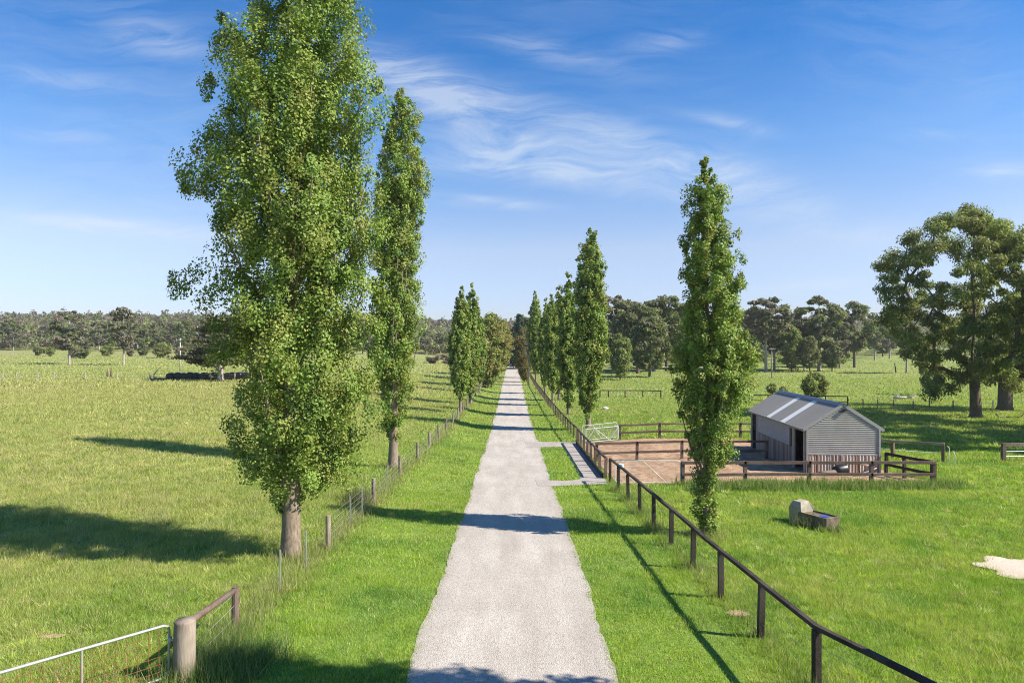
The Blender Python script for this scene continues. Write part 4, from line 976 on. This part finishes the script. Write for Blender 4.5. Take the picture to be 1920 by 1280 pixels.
# --- gums and other spreading trees: clumps joined to a branching skeleton
def gum_meshes(rows, height, seed, ncl, per, leaf, trunk_r, pal='gum', clump=(1.0, .55), fork=.3, aspect=2.2, droop=.6, shell=.45, holes=.38, up=.35, lean=(0, 0), hollow=.3, sep=.0, forced=(), shellp=.45):
    rng = np.random.default_rng(seed); rr = random.Random(seed)
    zb, zt = rows[0][0], rows[-1][0]; mx = max(max(a[1], a[2]) for a in rows)
    C = [Vector(f) for f in forced]; tries = 0
    while len(C) < ncl and tries < ncl * 80:
        tries += 1
        z = zb + (zt - zb) * rr.random(); th = rr.uniform(0, 2 * math.pi); R = float(prof_r(rows, z, math.cos(th)))
        if rr.random() > R / mx + .08: continue
        rd = R * (hollow + (1 - hollow) * rr.random() ** shell)
        x, y = math.cos(th) * rd, math.sin(th) * rd
        if float(vnoise(np.array(x * .42 + seed), np.array(z * .42 + y * .33), 1.0)) < holes: continue
        q_ = Vector((x, y, z))
        if sep and any((Vector((x - c.x, y - c.y, (z - c.z) * 1.5))).length < sep * clump[0] for c in C): continue
        C.append(q_)
    fz = height * fork
    nodes = [Vector((0, 0, -.15)), Vector((lean[0] * .4, lean[1] * .4, fz * .5)), Vector((lean[0], lean[1], fz))]; par = [-1, 0, 1]
    top = Vector((lean[0] * 1.5, lean[1] * 1.5, zb + (zt - zb) * .75))
    for k in range(1, 6):
        nodes.append(nodes[2].lerp(top, k / 5) + Vector((rr.uniform(-.3, .3), rr.uniform(-.3, .3), 0)) * height * .03); par.append(len(nodes) - 2)
    tips = []
    for c in sorted(C, key=lambda c: (c - nodes[2]).length):
        best, bi = 1e9, 2
        for i, q in enumerate(nodes):
            if i < 2: continue
            d = c - q; L = d.length
            if q.z > c.z + height * .05: L *= 2.2
            if L < best: best, bi = L, i
        q = nodes[bi]; m = q.lerp(c, .55) + Vector((rr.uniform(-.1, .1), rr.uniform(-.1, .1), rr.uniform(-.02, .12))) * best
        nodes.append(m); par.append(bi); nodes.append(c); par.append(len(nodes) - 2); tips.append(len(nodes) - 1)
    cnt = [0] * len(nodes)
    for tip in tips:
        i = tip
        while i >= 0: cnt[i] += 1; i = par[i]
    tot = max(cnt[0], 1)
    R = [max(trunk_r * (c / tot) ** .5, trunk_r * .035) for c in cnt]
    mb, br = MB(), MB()
    mb.tube([nodes[0], nodes[0].lerp(nodes[1], .25), nodes[1], nodes[2]], [trunk_r * 1.5, trunk_r * 1.12, trunk_r, trunk_r * .9], 12, False, .07, rr)
    for i in range(3, len(nodes)):
        j = par[i]; r1 = R[i]; r0 = min(R[j], r1 * 1.6)
        br.tube([nodes[j], nodes[i]], [r0, r1 * .85], 5, False, .05, rr)
    nc = len(C); CA = np.array([tuple(c) for c in C])
    cid = np.repeat(np.arange(nc), per); m = len(cid)
    # flattened, domed clumps
    d = rng.normal(0, 1, (m, 3)); d /= np.linalg.norm(d, axis=1)[:, None]; rad = rng.random(m) ** shellp
    sz = clump[0] * (.6 + .8 * rng.random(nc))[cid]
    P = CA[cid] + d * (rad * sz)[:, None] * np.array([1, 1, clump[1]])
    cols = pick_cols(rng, PAL_TINT[pal], cid, nc, m)
    V, c = leaves(P, leaf, rng, cols, aspect, droop, up, d + np.array([0, 0, .35]), 1.1)
    me = np_mesh('crown', V, 4, c); me.materials.append(M['gumleaf'])
    return mb, br, me
def frozen(meshes, bark):
    mb, br, me = meshes
    a = mb.build('trunk', bark, None, (0, 0, 0), True); b = br.build('branches', bark, None, (0, 0, 0), True)
    r = (a.data, b.data, me); bpy.data.objects.remove(a); bpy.data.objects.remove(b); return r

bg1 = G(1830, 783)
B1 = [(705, 1760, 1880), (690, 1740, 1890), (650, 1695, 1915), (600, 1668, 1930), (560, 1655, 1935), (540, 1641, 1935), (505, 1648, 1930), (480, 1665, 1915), (450, 1700, 1890), (425, 1735, 1860), (405, 1785, 1828), (388, 1795, 1815)]
kb = bg1[1] / F
FB = [((px - 1826) * kb, dy, (783 - py) * kb) for (px, py, dy) in ((1735, 722, -1), (1752, 712, -.5), (1730, 735, -1.4), (1768, 725, -1), (1790, 712, -.8), (1880, 720, -1.5), (1900, 700, 1), (1658, 545, 0), (1668, 520, .8), (1655, 560, -.5), (1690, 580, 0), (1802, 400, 0), (1812, 410, .6), (1765, 415, -.5), (1752, 428, .4), (1712, 440, 0))]
rows = rows_px(B1, 1826, 783, bg1[1])
tree('gum_tree', 'large dense green gum with a forked pale trunk, right side of the paddock', 'tree', bg1,
     gum_meshes(rows, (783 - 388) * bg1[1] / F, 101, 260, 420, .125, .5, 'bright', (1.0, .72), .2, 2.6, .8, .5, .26, .35, (-.2, 0), .28, sep=.7, forced=FB, shellp=.75), 'gum trees of the right paddock', M['gumbark'])
bg2 = G(1884, 770)
B2 = [(715, 1850, 1960), (680, 1845, 1990), (620, 1835, 2020), (560, 1840, 2040), (500, 1845, 2040), (460, 1860, 2010), (430, 1890, 1960)]
rows = rows_px(B2, 1890, 770, bg2[1])
_, gumBig = tree('gum_tree', 'dark thick-trunked gum right behind the large green gum at the picture edge', 'tree', bg2,
     gum_meshes(rows, (770 - 430) * bg2[1] / F, 117, 120, 260, .2, .72, 'gum', (1.15, .75), .28, 2.4, .8, .45, .3, .4, (.2, 0), .35, sep=.75, shellp=.8), 'gum trees of the right paddock', M['gumbark'])
for (x, y, r, s, lab) in ((47, 45, 1.0, 1.0, 'gum off the right edge whose shadow crosses the grass beside the white-piped fence'), (56, 56, 2.5, 1.05, 'farther gum off the right edge shading the grass beyond the shed')):
    tree('gum_tree', lab, 'tree', (x, y, hz(x, y)), gumBig, 'gum trees of the right paddock', rot=r, scale=(s, s, s))

def generic(h, w, base, seed, ncl, per, leaf, tr, pal, clump, **kw):
    rows = [(base, w * .35, w * .3), (base + (h - base) * .3, w * .85, w * .8), (base + (h - base) * .6, w, w), (base + (h - base) * .85, w * .7, w * .75), (h, w * .15, w * .2)]
    return gum_meshes(rows, h, seed, ncl, per, leaf, tr, pal, clump, **kw)
GKW = dict(sep=.92)
GUM = [
    frozen(generic(18, 5.2, 6.0, 201, 62, 95, .38, .34, 'gum', (1.2, .55), fork=.3, **GKW), M['palebark']),
    frozen(generic(18, 4.2, 7.5, 202, 40, 100, .38, .24, 'grey', (1.15, .5), fork=.42, holes=.44, **GKW), M['palebark']),
    frozen(generic(18, 6.2, 4.5, 203, 78, 95, .38, .38, 'gum', (1.25, .6), fork=.24, **GKW), M['gumbark']),
    frozen(generic(18, 4.6, 5.0, 204, 52, 95, .38, .28, 'grey', (1.1, .55), fork=.3, holes=.4, **GKW), M['palebark']),
    frozen(generic(18, 6.5, 2.4, 205, 110, 75, .45, .4, 'gum', (1.6, .6), fork=.15, holes=.3), M['gumbark']),
    frozen(generic(18, 5.5, 1.5, 206, 120, 75, .45, .4, 'bright', (1.7, .65), fork=.1, holes=.28), M['gumbark']),
]
SHRUB = [frozen(generic(4, 2.1, .4, 301, 46, 80, .17, .1, 'bright', (.62, .7), fork=.1, holes=.2), M['gumbark']),
         frozen(generic(4, 1.8, .3, 302, 40, 70, .2, .1, 'gum', (.62, .7), fork=.1, holes=.2), M['gumbark']),
         frozen(generic(4, 2.0, .3, 303, 40, 60, .2, .1, 'brown', (.62, .7), fork=.1, holes=.25), M['gumbark'])]
ELM = [frozen(generic(16, 4.2, .8, 401, 130, 80, .36, .3, 'elm', (1.2, .75), fork=.1, holes=.25, aspect=1.2, droop=.3), M['gumbark']),
       frozen(generic(16, 4.0, 1.0, 402, 130, 80, .36, .3, 'rust', (1.15, .75), fork=.1, holes=.25, aspect=1.2, droop=.3), M['gumbark'])]
def conifer_meshes(h, w, seed, pal='pine', leaf=.45, n=5200, base=.8):
    rng = np.random.default_rng(seed); rr = random.Random(seed)
    mb, br = MB(), MB(); mb.tube([(0, 0, -.1), (0, 0, h * .5), (0, 0, h * .97)], [.35, .2, .03], 8)
    P = []
    tiers = 60
    for k in range(tiers):
        z = base + (h - base) * (k / tiers) ** .9; R = w * (1 - (z - base) / (h - base)) ** .75 * rr.uniform(.7, 1.05) + .15
        th = rr.uniform(0, 6.28)
        for j in range(4):
            t = th + j * 1.57 + rr.uniform(-.4, .4); e = Vector((math.cos(t) * R, math.sin(t) * R, z + R * rr.uniform(-.05, .25)))
            br.tube([(0, 0, z), e], [.06, .015], 4, False)
            m = n // (tiers * 4); s = rng.random(m) ** .6
            q = np.array([0, 0, z])[None] * (1 - s[:, None]) + np.array(e)[None] * s[:, None] + rng.normal(0, .33, (m, 3)) * np.array([1, 1, .6]); P.append(q)
    P = np.concatenate(P); cid = rng.integers(0, 40, len(P)); cols = pick_cols(rng, PAL_TINT[pal], cid, 40, len(P))
    V, c = leaves(P, leaf, rng, cols, 1.6, .2, .4); me = np_mesh('crown', V, 4, c); me.materials.append(M['gumleaf'])
    return mb, br, me
PINE = frozen(conifer_meshes(16, 3.6, 501), M['gumbark'])
def far(px, py, top, proto, h0, label, wx=1.0, rot=0.0, name='gum_tree', group=None, cat='tree'):
    p = G(px, py); s = (py - top) * p[1] / F / h0
    return tree(name, label, cat, p, proto, group, rot=rot, scale=(s * wx, s * wx, s))
# --- end of the avenue
E = 'bushy trees at the end of the avenue'
far(915, 727, 598, ELM[0], 16, 'olive bushy tree on the left verge just past the small poplar', .95, 0, 'elm_tree', E)
far(925, 715, 590, ELM[0], 16, 'second olive bushy tree on the left verge, wider and paler', .95, 2, 'elm_tree', E)
far(926, 706, 588, ELM[1], 16, 'rust-topped tree standing above the olive trees on the left verge', .85, 1, 'elm_tree', E)
far(936, 697, 606, ELM[0], 16, 'low leaning tree overhanging the left edge of the far driveway', 1.05, 4, 'elm_tree', E)
far(941, 689, 600, ELM[1], 16, 'small brownish tree closing the left side of the driveway end', .9, 3, 'elm_tree', E)
far(984, 708, 616, ELM[1], 16, 'orange tinged tree left of the power pole on the right verge', .75, 0, 'elm_tree', E)
far(983, 716, 650, ELM[1], 16, 'low orange bush at the foot of the power pole', .9, 2.4, 'elm_tree', E)
far(968, 690, 628, PINE, 16, 'dark cypress shading the right edge of the driveway end', 1.5, 0, 'pine_tree', E)
far(974, 692, 590, PINE, 16, 'blue-green pine rising highest over the driveway end', .9, 1, 'pine_tree', E)
far(986, 690, 597, GUM[4], 18, 'dark round gum behind the pine over the driveway end', .9, 1, 'gum_tree', E)
far(955, 664, 617, GUM[0], 18, 'small grey gum far off between both rows of the avenue', 1.1, 1, 'gum_tree', E)
# --- right mid wood
W_ = 'gum trees of the far right wood'
right = [(1150, 698, 553, 3, 1.15, 'tall grey gum showing just right of the poplar behind the white gates'), (1172, 694, 560, 1, 1.2, 'thin gum with a small tuft rising above its neighbours'), (1196, 700, 572, 2, 1.1, 'wide dark gum between the white-gate poplar and young poplar'),
         (1218, 707, 598, 4, 1.0, 'low spreading gum with pale leaning trunks above the white tape fence'), (1226, 696, 563, 0, 1.25, 'tall umbrella gum left of the young poplar, flat topped'), (1250, 696, 558, 2, 1.1, 'dense tall gum whose right half hides behind the young poplar'),
         (1128, 690, 600, 4, 1.0, 'low dark gum at the foot of the wood behind the tallest right poplar'), (1163, 712, 628, 5, .8, 'rounded bright green small tree right of the white-gate poplar'),
         (1412, 694, 575, 3, 1.0, 'grey gum just right of the young poplar above its lowest lobe'), (1436, 697, 557, 1, 1.35, 'tallest thin gum with open umbrella tufts against the sky right of the young poplar'), (1452, 694, 590, 0, 1.1, 'brownish gum behind the bare pole in the right wood'),
         (1484, 697, 612, 5, .75, 'small rounded bright green tree in front of the right wood'), (1508, 694, 598, 3, 1.0, 'greyish gum with several leaning trunks left of the big dense gum'), (1536, 695, 556, 0, 1.15, 'tallest dense gum in the middle of the right wood'),
         (1560, 696, 640, 4, .9, 'low bushy gum at the front foot of the right wood'), (1575, 690, 590, 3, 1.05, 'grey gum between the dense gum and the round-topped gum'), (1602, 689, 569, 2, .95, 'round-topped brown gum standing at the right end of the wood'),
         (1518, 698, 632, 4, .8, 'olive low gum with dark thin trunks before the dense gum'), (1640, 676, 602, 0, 1.0, 'hazy gum beyond the gap right of the round-topped gum'), (1668, 672, 598, 3, 1.2, 'pale-limbed gum seen beyond the gap behind the large green gum'),
         (1700, 699, 600, 0, .95, 'slender-forked gum standing alone left of the large green gum'), (1392, 690, 585, 2, 1.0, 'dark gum mostly hidden behind the right side of the young poplar'), (1290, 692, 570, 4, .9, 'gum hidden behind the young poplar, only its edges showing'), (1655, 668, 625, 4, 1.2, 'low far gum at the top of the right slope')]
for i, (px, py, tp, v, wx, lab) in enumerate(right): far(px, py, tp, GUM[v], 18, lab, wx, i * 1.3, 'gum_tree', W_)
# --- left far paddock
Lg = 'gum trees of the far left paddock'
left = [(130, 683, 582, 3, 1.15, 'lone pale-trunked gum nearest the left end of the far paddock'), (232, 684, 575, 3, .95, 'second lone gum, tallest spire of the far left paddock'), (300, 660, 592, 3, 1.2, 'gum with a bright pale trunk right of the tallest left spire'),
        (18, 655, 592, 2, 1.0, 'dark green gum at the extreme left end of the tree line'), (25, 657, 612, 3, 1.1, 'grey twisted gum with pale trunk at the left end of the tree line'), (50, 650, 600, 5, 1.2, 'yellowish wide tree between the extreme left gum and the dark pine'),
        (105, 650, 606, 5, 1.0, 'olive round tree directly right of the dark far pine'), (152, 655, 598, 0, 1.1, 'brown-green gum just right of the lone pale-trunked gum'), (186, 658, 594, 3, 1.25, 'grey-brown gum midway between the two lone gums'),
        (212, 656, 600, 2, 1.0, 'dense brown gum left of the tallest left spire'), (258, 658, 596, 0, 1.2, 'dark gum directly right of the tallest left spire'), (280, 656, 604, 4, 1.0, 'low bushy gum left of the bright pale trunk'),
        (322, 658, 596, 3, 1.15, 'pinkish grey gum right of the bright pale trunk'), (345, 660, 592, 2, .95, 'brown gum directly behind the white power pole'), (372, 656, 590, 3, 1.2, 'pale grey gum between the white power pole and the spreading cedar'),
        (396, 658, 586, 0, 1.1, 'tall dark gum rising behind the spreading cedar'), (430, 656, 588, 4, 1.1, 'dark gum peeping left of the tallest poplar crown'), (470, 660, 600, 2, 1.0, 'gum showing through gaps of the tallest poplar crown'), (620, 662, 606, 0, 1.0, 'gum showing low right of the tallest poplar trunk line'),
        (680, 664, 612, 4, 1.1, 'gum between the tallest poplar and the slim poplar'), (800, 664, 612, 3, 1.3, 'grey gum just right of the slim left poplar'), (826, 664, 616, 0, 1.2, 'far gum above the dark hedge left of the paired poplars')]
for i, (px, py, tp, v, wx, lab) in enumerate(left): far(px, py, tp + (0 if py > 680 else 8), GUM[v], 18, lab, wx, i * 1.7, 'gum_tree', Lg)
far(82, 650, 612, PINE, 16, 'dark rounded pine in the left tree line', 2.2, 0, 'pine_tree', Lg)
far(832, 660, 632, PINE, 16, 'dark blue-green cypress clump left of the paired poplars', 3.0, 0, 'pine_tree', Lg)
# cedar with flat tiers over the bales
def cedar(label):
    p = G(413, 713); k = p[1] / F; rng = np.random.default_rng(61); rr = random.Random(61)
    mb, br = MB(), MB(); h = (713 - 595) * k
    mb.tube([(0, 0, -.2), (0, 0, .5), (.1, 0, 2.4), (.3, .1, h * .5), (.5, 0, h * .9)], [.75, .5, .42, .25, .04], 10, False, .08, rr)
    P = []
    for i in range(46):
        z = 1.8 + (h - 2.2) * (i / 46); t = rr.uniform(0, 6.28); R = (6.6 - 4.2 * i / 46) * rr.uniform(.6, 1.05)
        e = Vector((math.cos(t) * R, math.sin(t) * R, z + R * .22)); m = e * .55; m.z = z + R * .16
        br.tube([(0, 0, z - .2), m, e], [.13, .08, .02], 5, False, .1, rr)
        for q in range(5):
            c = np.array(m.lerp(e, q / 4)); n = 70
            P.append(c + rng.normal(0, 1, (n, 3)) * np.array([.75, .75, .13]))
    P = np.concatenate(P); cid = rng.integers(0, 60, len(P)); V, c = leaves(P, .3, rng, pick_cols(rng, PAL_TINT['grey'], cid, 60, len(P)) * .8, 1.8, .1, .6)
    me = np_mesh('crown', V, 4, c); me.materials.append(M['gumleaf'])
    tree('cedar_tree', label, 'tree', p, (mb, br, me), None, M['palebark'])
cedar('spreading flat-tiered cedar with pale trunk over the black bales')
# shrubs
S_ = 'shrubs of the far left paddock'
for (px, py, tp, v, wx, lab) in ((72, 666, 646, 1, 1.0, 'small dark shrub left of the lone pale-trunked gum'), (92, 668, 650, 0, 1.0, 'second small green shrub beside the lone pale-trunked gum'), (152, 672, 642, 1, 1.0, 'largest dark shrub right of the lone pale-trunked gum'), (136, 670, 650, 2, 1.0, 'brown bare shrub at the foot of the lone pale-trunked gum'),
                                 (200, 668, 648, 0, 1.1, 'green shrub between the two lone gums'), (245, 668, 652, 2, .9, 'brown shrub right of the tallest left spire'), (268, 667, 641, 1, .9, 'upright dark shrub right of the tallest left spire'), (305, 671, 643, 0, 1.1, 'green shrub left of the white power pole'),
                                 (334, 671, 650, 2, 1.0, 'purplish bare shrub beside the white power pole'), (812, 681, 664, 2, 1.5, 'brown low bush left of the paired poplars'), (838, 681, 661, 2, 1.6, 'wider brown bush touching the paired poplars')):
    far(px, py, tp, SHRUB[v], 4, lab, wx, px * .1, 'shrub', S_, 'shrub')
Rs = 'shrubs behind the shed'
far(1526, 752, 700, SHRUB[0], 4, 'round green shrub directly behind the shed ridge', .85, .5, 'shrub', Rs, 'shrub')
far(1447, 741, 719, SHRUB[0], 4, 'small round bush left of the shed roof', .85, 1.5, 'shrub', Rs, 'shrub')
far(1468, 742, 725, SHRUB[0], 4, 'smallest bush peeping over the shed roof top', .95, 2.5, 'shrub', Rs, 'shrub')
far(1748, 742, 664, SHRUB[0], 4, 'grey-green sapling under the left side of the large green gum', .5, 3, 'shrub', Rs, 'shrub')

# --- far woods: one mass nobody could count
def forest(name, spots, seed, pals, q=1.5):
    rng = np.random.default_rng(seed); PP, CC = [], []
    for (x, y, h, w) in spots:
        n = 60; d = rng.normal(0, 1, (n, 3)); d /= np.linalg.norm(d, axis=1)[:, None]; d[:, 2] = np.abs(d[:, 2]) * 1.0 - .35
        r = rng.random(n) ** .35
        lob = rng.normal(0, .35, (5, 3)); lo = lob[rng.integers(0, 5, n)]
        PP.append(np.array([x, y, hz(x, y) + h * .62]) + (d * r[:, None] * .7 + lo) * np.array([w, w, h * .42]))
        pal = PAL_TINT[pals[rng.integers(0, len(pals))]]; CC.append(pick_cols(rng, pal, np.zeros(n, int), 1, n))
    V, c = leaves(np.concatenate(PP), q, rng, np.concatenate(CC), 1.3, .1, .5)
    me = np_mesh(name, V, 4, c); me.materials.append(M['gumleaf']); kind(link(name, me), 'stuff')
rf_ = random.Random(8)
sp = []
for _ in range(520):
    y = rf_.uniform(395, 520); x = rf_.uniform(-.82, -.06) * y; sp.append((x, y, rf_.uniform(11, 19), rf_.uniform(3.5, 6)))
for _ in range(420):
    y = rf_.uniform(250, 420); x = rf_.uniform(.11, .36) * y
    if y < 330 and x / y > .3: continue
    sp.append((x, y, rf_.uniform(10, 17), rf_.uniform(3.5, 6)))
for _ in range(260):
    y = rf_.uniform(380, 560); x = rf_.uniform(-.05, .85) * y; sp.append((x, y, rf_.uniform(10, 18), rf_.uniform(3.5, 6)))
for _ in range(520):
    y = rf_.uniform(372, 430); x = rf_.uniform(-.82, -.05) * y; sp.append((x, y, rf_.uniform(4, 9), rf_.uniform(2.5, 4.5)))
for _ in range(360):
    y = rf_.uniform(330, 420); x = rf_.uniform(.34, .80) * y; sp.append((x, y, rf_.uniform(7, 15), rf_.uniform(3, 5.5)))
for _ in range(150):
    y = rf_.uniform(205, 300); x = rf_.uniform(.12, .50) * y
    if .44 < x / y < .5 and y > 240: continue
    sp.append((x, y, rf_.uniform(2.5, 6), rf_.uniform(1.8, 3.5)))
forest('far_woods', sp, 12, ['gum', 'grey', 'gum', 'brown', 'bright'], 1.1)
sp = []
for _ in range(2600):
    y = rf_.uniform(540, 950); x = rf_.uniform(-.85, .85) * y; sp.append((x, y, rf_.uniform(9, 16), rf_.uniform(4, 7)))
forest('hill_forest', sp, 13, ['brown', 'grey', 'gum', 'brown'], 1.9)

# ------------------------------------------------------------------ power poles, bales, dead wood, stones
def pole(px, py, top, label, mat, arms, r=.14, box=None):
    p = Vector(G(px, py)); h = (py - top) * p.y / F
    t = thing('power_pole', label, 'pole', p, None)
    MB().tube([p - Vector((0, 0, .3)), p + Vector((0, 0, h * .5)), p + Vector((0, 0, h))], [r * 1.15, r, r * .8], 10).build('pole_shaft', mat, t, None, True)
    for (hh, w) in arms:
        arm_ = MB().beam(p + Vector((-w / 2, -.16, h - hh)), p + Vector((w / 2, -.16, h - hh)), .1, .12).build('crossarm', mat, t)
        for s in (-.45, -.2, .2, .45):
            q = p + Vector((w * s, -.16, h - hh + .06)); MB().tube([q, q + Vector((0, 0, .16))], [.035, .05], 6).build('insulator', M['white'], arm_, t.location)
    if box:
        q = p + Vector((-.42, -.1, h - box)); MB().tube([q - Vector((0, 0, .42)), q + Vector((0, 0, .42))], .24, 10).build('transformer', M['galv'], t, None, True)
        MB().beam(q + Vector((.2, .05, 0)), q + Vector((.42, .1, 0)), .05, .08).build('bracket', M['galv'], t)
    return t, p, h
pole(991, 722, 634, 'grey power pole with two crossarms and a transformer beside the far driveway', M['palebark'], [(.25, 1.5), (1.3, 1.7)], .16, 2.9)
pole(338, 697, 634, 'white power pole with one crossarm in the far left paddock', M['deadwood'], [(.4, 1.6)], .13)
pole(1447, 709, 652, 'thin grey pole with a short crossarm before the right wood', M['palebark'], [(.3, 1.5)], .12)

bl = MB()
prof = [(-.6, .46), (-.57, .58), (-.4, .635), (0, .65), (.4, .635), (.57, .58), (.6, .46)]
bme = None
bx = np.linspace(317, 455, 13)
for i, px in enumerate(bx):
    p = Vector(G(float(px), 712.5)); p.y += RF.uniform(-.15, .15) + 1.2; p.z = hz(p.x, p.y)
    t = thing('silage_bale', 'black plastic wrapped bale in the row under the spreading flat-tiered cedar', 'bale', p, 'black wrapped bales under the cedar')
    if bme is None:
        mb = MB(); mb.tube([(0, y, .6) for y, r in prof], [r for y, r in prof], 18)
        o_ = mb.build('bale_wrap', M['black'], None, (0, 0, 0), True); bme = o_.data; bpy.data.objects.remove(o_)
    w = link('bale_wrap', bme, t); w.rotation_euler = (RF.uniform(-.08, .08), RF.uniform(-.6, .6), RF.uniform(-.2, .2)); s = RF.uniform(1.02, 1.14); w.scale = (s, s, s)
# second tier of low heaps to the left of the bales
for px, s in ((300, .5), (308, .55), (291, .42)):
    pass
p = Vector(G(297, 712)); t = thing('tyre_heap', 'low dark heap of old tyres left of the black bales', 'tyres', p)
for k in range(6):
    q = p + Vector((-.9 + .42 * k, RF.uniform(-.3, .3), .1 + .12 * (k % 2))); n = 14; mb = MB()
    ring = [q + Vector((.33 * math.cos(a), .33 * math.sin(a), .02 * math.sin(3 * a))) for a in [2 * math.pi * j / n for j in range(n + 1)]]
    mb.tube(ring, .12, 8, False); mb.build('tyre', M['black'], t, None, True)
def sticks(name, label, cat, p, segs, mat, part='limb'):
    t = thing(name, label, cat, p)
    for (a, b, c, r) in segs:
        MB().tube([p + Vector(a), p + Vector(b), p + Vector(c)], [r, r * .8, r * .3], 7, True, .12, RF).build(part, mat, t, None, True)
    return t
p = Vector(G(1697, 749))
sticks('fallen_tree', 'bleached fallen tree limbs lying in the grass behind the shed', 'fallen tree', p, [((-1.6, 0, .25), (0, .1, .3), (1.5, .2, .25), .2), ((-1.4, 0, .3), (-1.1, .1, .7), (-1.3, .2, 1.1), .1), ((-.9, 0, .3), (-.7, .1, .6), (-1.0, .1, .95), .08), ((.3, .1, .3), (1.0, 0, .55), (1.7, -.1, .6), .12), ((.8, .1, .3), (1.4, .3, .5), (2.3, .5, .35), .08), ((-1.5, 0, .2), (-2.1, .1, .25), (-2.4, .2, .35), .07)], M['deadwood'])
p = Vector(G(1690, 768))
sticks('dead_branch', 'single bleached stick in the shade below the fallen tree limbs', 'branch', p, [((-.9, .2, .3), (0, 0, .18), (.9, -.2, .05), .07)], M['deadwood'])
p = Vector(G(1893, 784))
sticks('dead_branch', 'grey dead limb lying in the shade right of the large green gum', 'branch', p, [((-1.4, 0, .5), (-1.0, .1, .15), (.4, .2, .12), .08), ((-.3, .1, .1), (.9, .2, .12), (2.1, .1, .25), .06), ((1.2, .1, .15), (1.5, 0, .5), (1.4, 0, .75), .05)], M['greywood'])
p = Vector(G(1679, 698))
sticks('dead_stump', 'thin black burnt stump left of the slender-forked gum', 'stump', p, [((.1, 0, -.1), (0, 0, 1.3), (-.25, 0, 2.6), .2)], M['darkwood'], 'stump_stem')
p = Vector(G(205, 708))
sticks('dead_stump', 'pair of dark dead stems standing in the left paddock grass', 'stump', p, [((-.35, 0, -.1), (-.35, 0, .9), (-.3, 0, 1.8), .17), ((.3, 0, -.1), (.3, 0, 1.0), (.38, 0, 2.0), .17)], M['brownwood'], 'stump_stem')
p = Vector(G(286, 711))
sticks('leaning_stick', 'pale pole leaning on two short posts left of the black bales', 'stick', p, [((.3, 0, .9), (.8, 0, 1.6), (1.5, 0, 2.2), .09), ((-.4, 0, -.1), (-.4, 0, .5), (-.38, 0, 1.05), .13), ((.25, 0, -.1), (.25, 0, .6), (.25, 0, 1.15), .13)], M['deadwood'], 'stick_piece')
def rock(px, py, r, label):
    p = Vector(G(px, py)); t = MB(); rr = random.Random(px)
    import bmesh
    bm = bmesh.new(); bmesh.ops.create_icosphere(bm, subdivisions=2, radius=1)
    for v in bm.verts: v.co = Vector((v.co.x * r * 1.5, v.co.y * r, v.co.z * r * .8 + r * .4)) * rr.uniform(.85, 1.1)
    me = bpy.data.meshes.new('rock'); bm.to_mesh(me); bm.free(); me.materials.append(M['stone'])
    o = link('rock', me); o.location = p; tag(o, label, 'rock')
rock(1134, 768, .3, 'pale rock lying in the green paddock right of the white-gate poplar')
# power lines of the far pole
# ------------------------------------------------------------------ tall grass along fences, posts, trunks and the yard front
for (x, y) in near_posts[1:]:
    if RF.random() < .8: tall(x, y, .42, .016, 260, .24, ((.1, .19, .03), (.3, .36, .11)))
for (x, y) in along(ROADF, .35, .3): tall(x, y, .3, .016, 40, .16, ((.13, .22, .03), (.34, .37, .13)))
for (x, y) in along([(yf[0][0] - .3, 33.95), (22.5, 33.8)], .22, 0): tall(x, y + RF.uniform(-.35, .1), RF.uniform(.3, .6), .035, 55, .17, ((.08, .17, .025), (.22, .32, .08)))
for k in range(240):
    x = RF.uniform(8.7, 21.5); tall(x, RF.uniform(32.4, 34.0), RF.uniform(.28, .6), .03, 42, .22, ((.09, .18, .03), (.22, .31, .09)), .7)
for (x, y) in along([(21.6, 34.6), (21.2, 38)], .3, 0): tall(x, y, .4, .03, 40, .2)
for (x, y) in along(lf[:4], .3, 0): tall(x - .1, y, .42, .014, 60, .28, ((.18, .22, .06), (.46, .43, .22)))
for (x, y) in along(lf[3:14], .5, 0): tall(x - .1, y, .42, .03, 30, .3, ((.18, .22, .06), (.46, .43, .22)))
for (x, y) in along([(-6.9, 29.4), (-6.2, 28.2)], .2, 0): tall(x, y, .7, .02, 110, .25, ((.07, .1, .03), (.2, .22, .09)))
for c in (b1, b2, b3): tall(c[0], c[1] - .1, .4, .018, 420, .45, ((.17, .22, .05), (.42, .42, .18)))
for (x, y) in along([(gp[0], gp[1]), (q[0] if not isinstance(q, Vector) else -6.1, 15.05)], .2, 0): tall(x + RF.uniform(-.1, .3), y - .1, .55, .013, 170, .22, ((.1, .19, .03), (.3, .36, .12)), .8)
for k in range(26): tall(-6.0 + 1.1 * RF.random(), 12.6 + 1.6 * RF.random(), .5, .014, 80, .2, ((.06, .15, .03), (.16, .28, .07)), .8)
for k in range(30): tall(-6.3 - 2.6 * RF.random(), 12.8 - 2.6 * RF.random(), .4, .012, 60, .25, ((.12, .22, .03), (.33, .38, .12)), .8)
for k in range(90):
    y = RF.uniform(22, 34); x = RF.uniform(-.74 * y, -8); tall(x, y, .42, .015, 30, .3, ((.24, .27, .09), (.55, .5, .28)), .6)
me = np_mesh('tall_grass', np.concatenate(TV), 3, np.concatenate(TC)); me.materials.append(M['blade'])
kind(link('tall_grass', me), 'stuff')

# thin country air over the paddocks
m, nt, out = new_mat('haze air')
v = N(nt, 'ShaderNodeVolumePrincipled', {'Color': (.92, .92, .95, 1), 'Density': .00017, 'Anisotropy': .3})
nt.links.new(v.outputs[0], out.inputs['Volume'])
hb = MB(); hb.box(-1600, -90, -4, 1600, 1850, 62)
kind(hb.build('haze', m, None, (0, 0, 0)), 'stuff')
SC.cycles.volume_bounces = 0
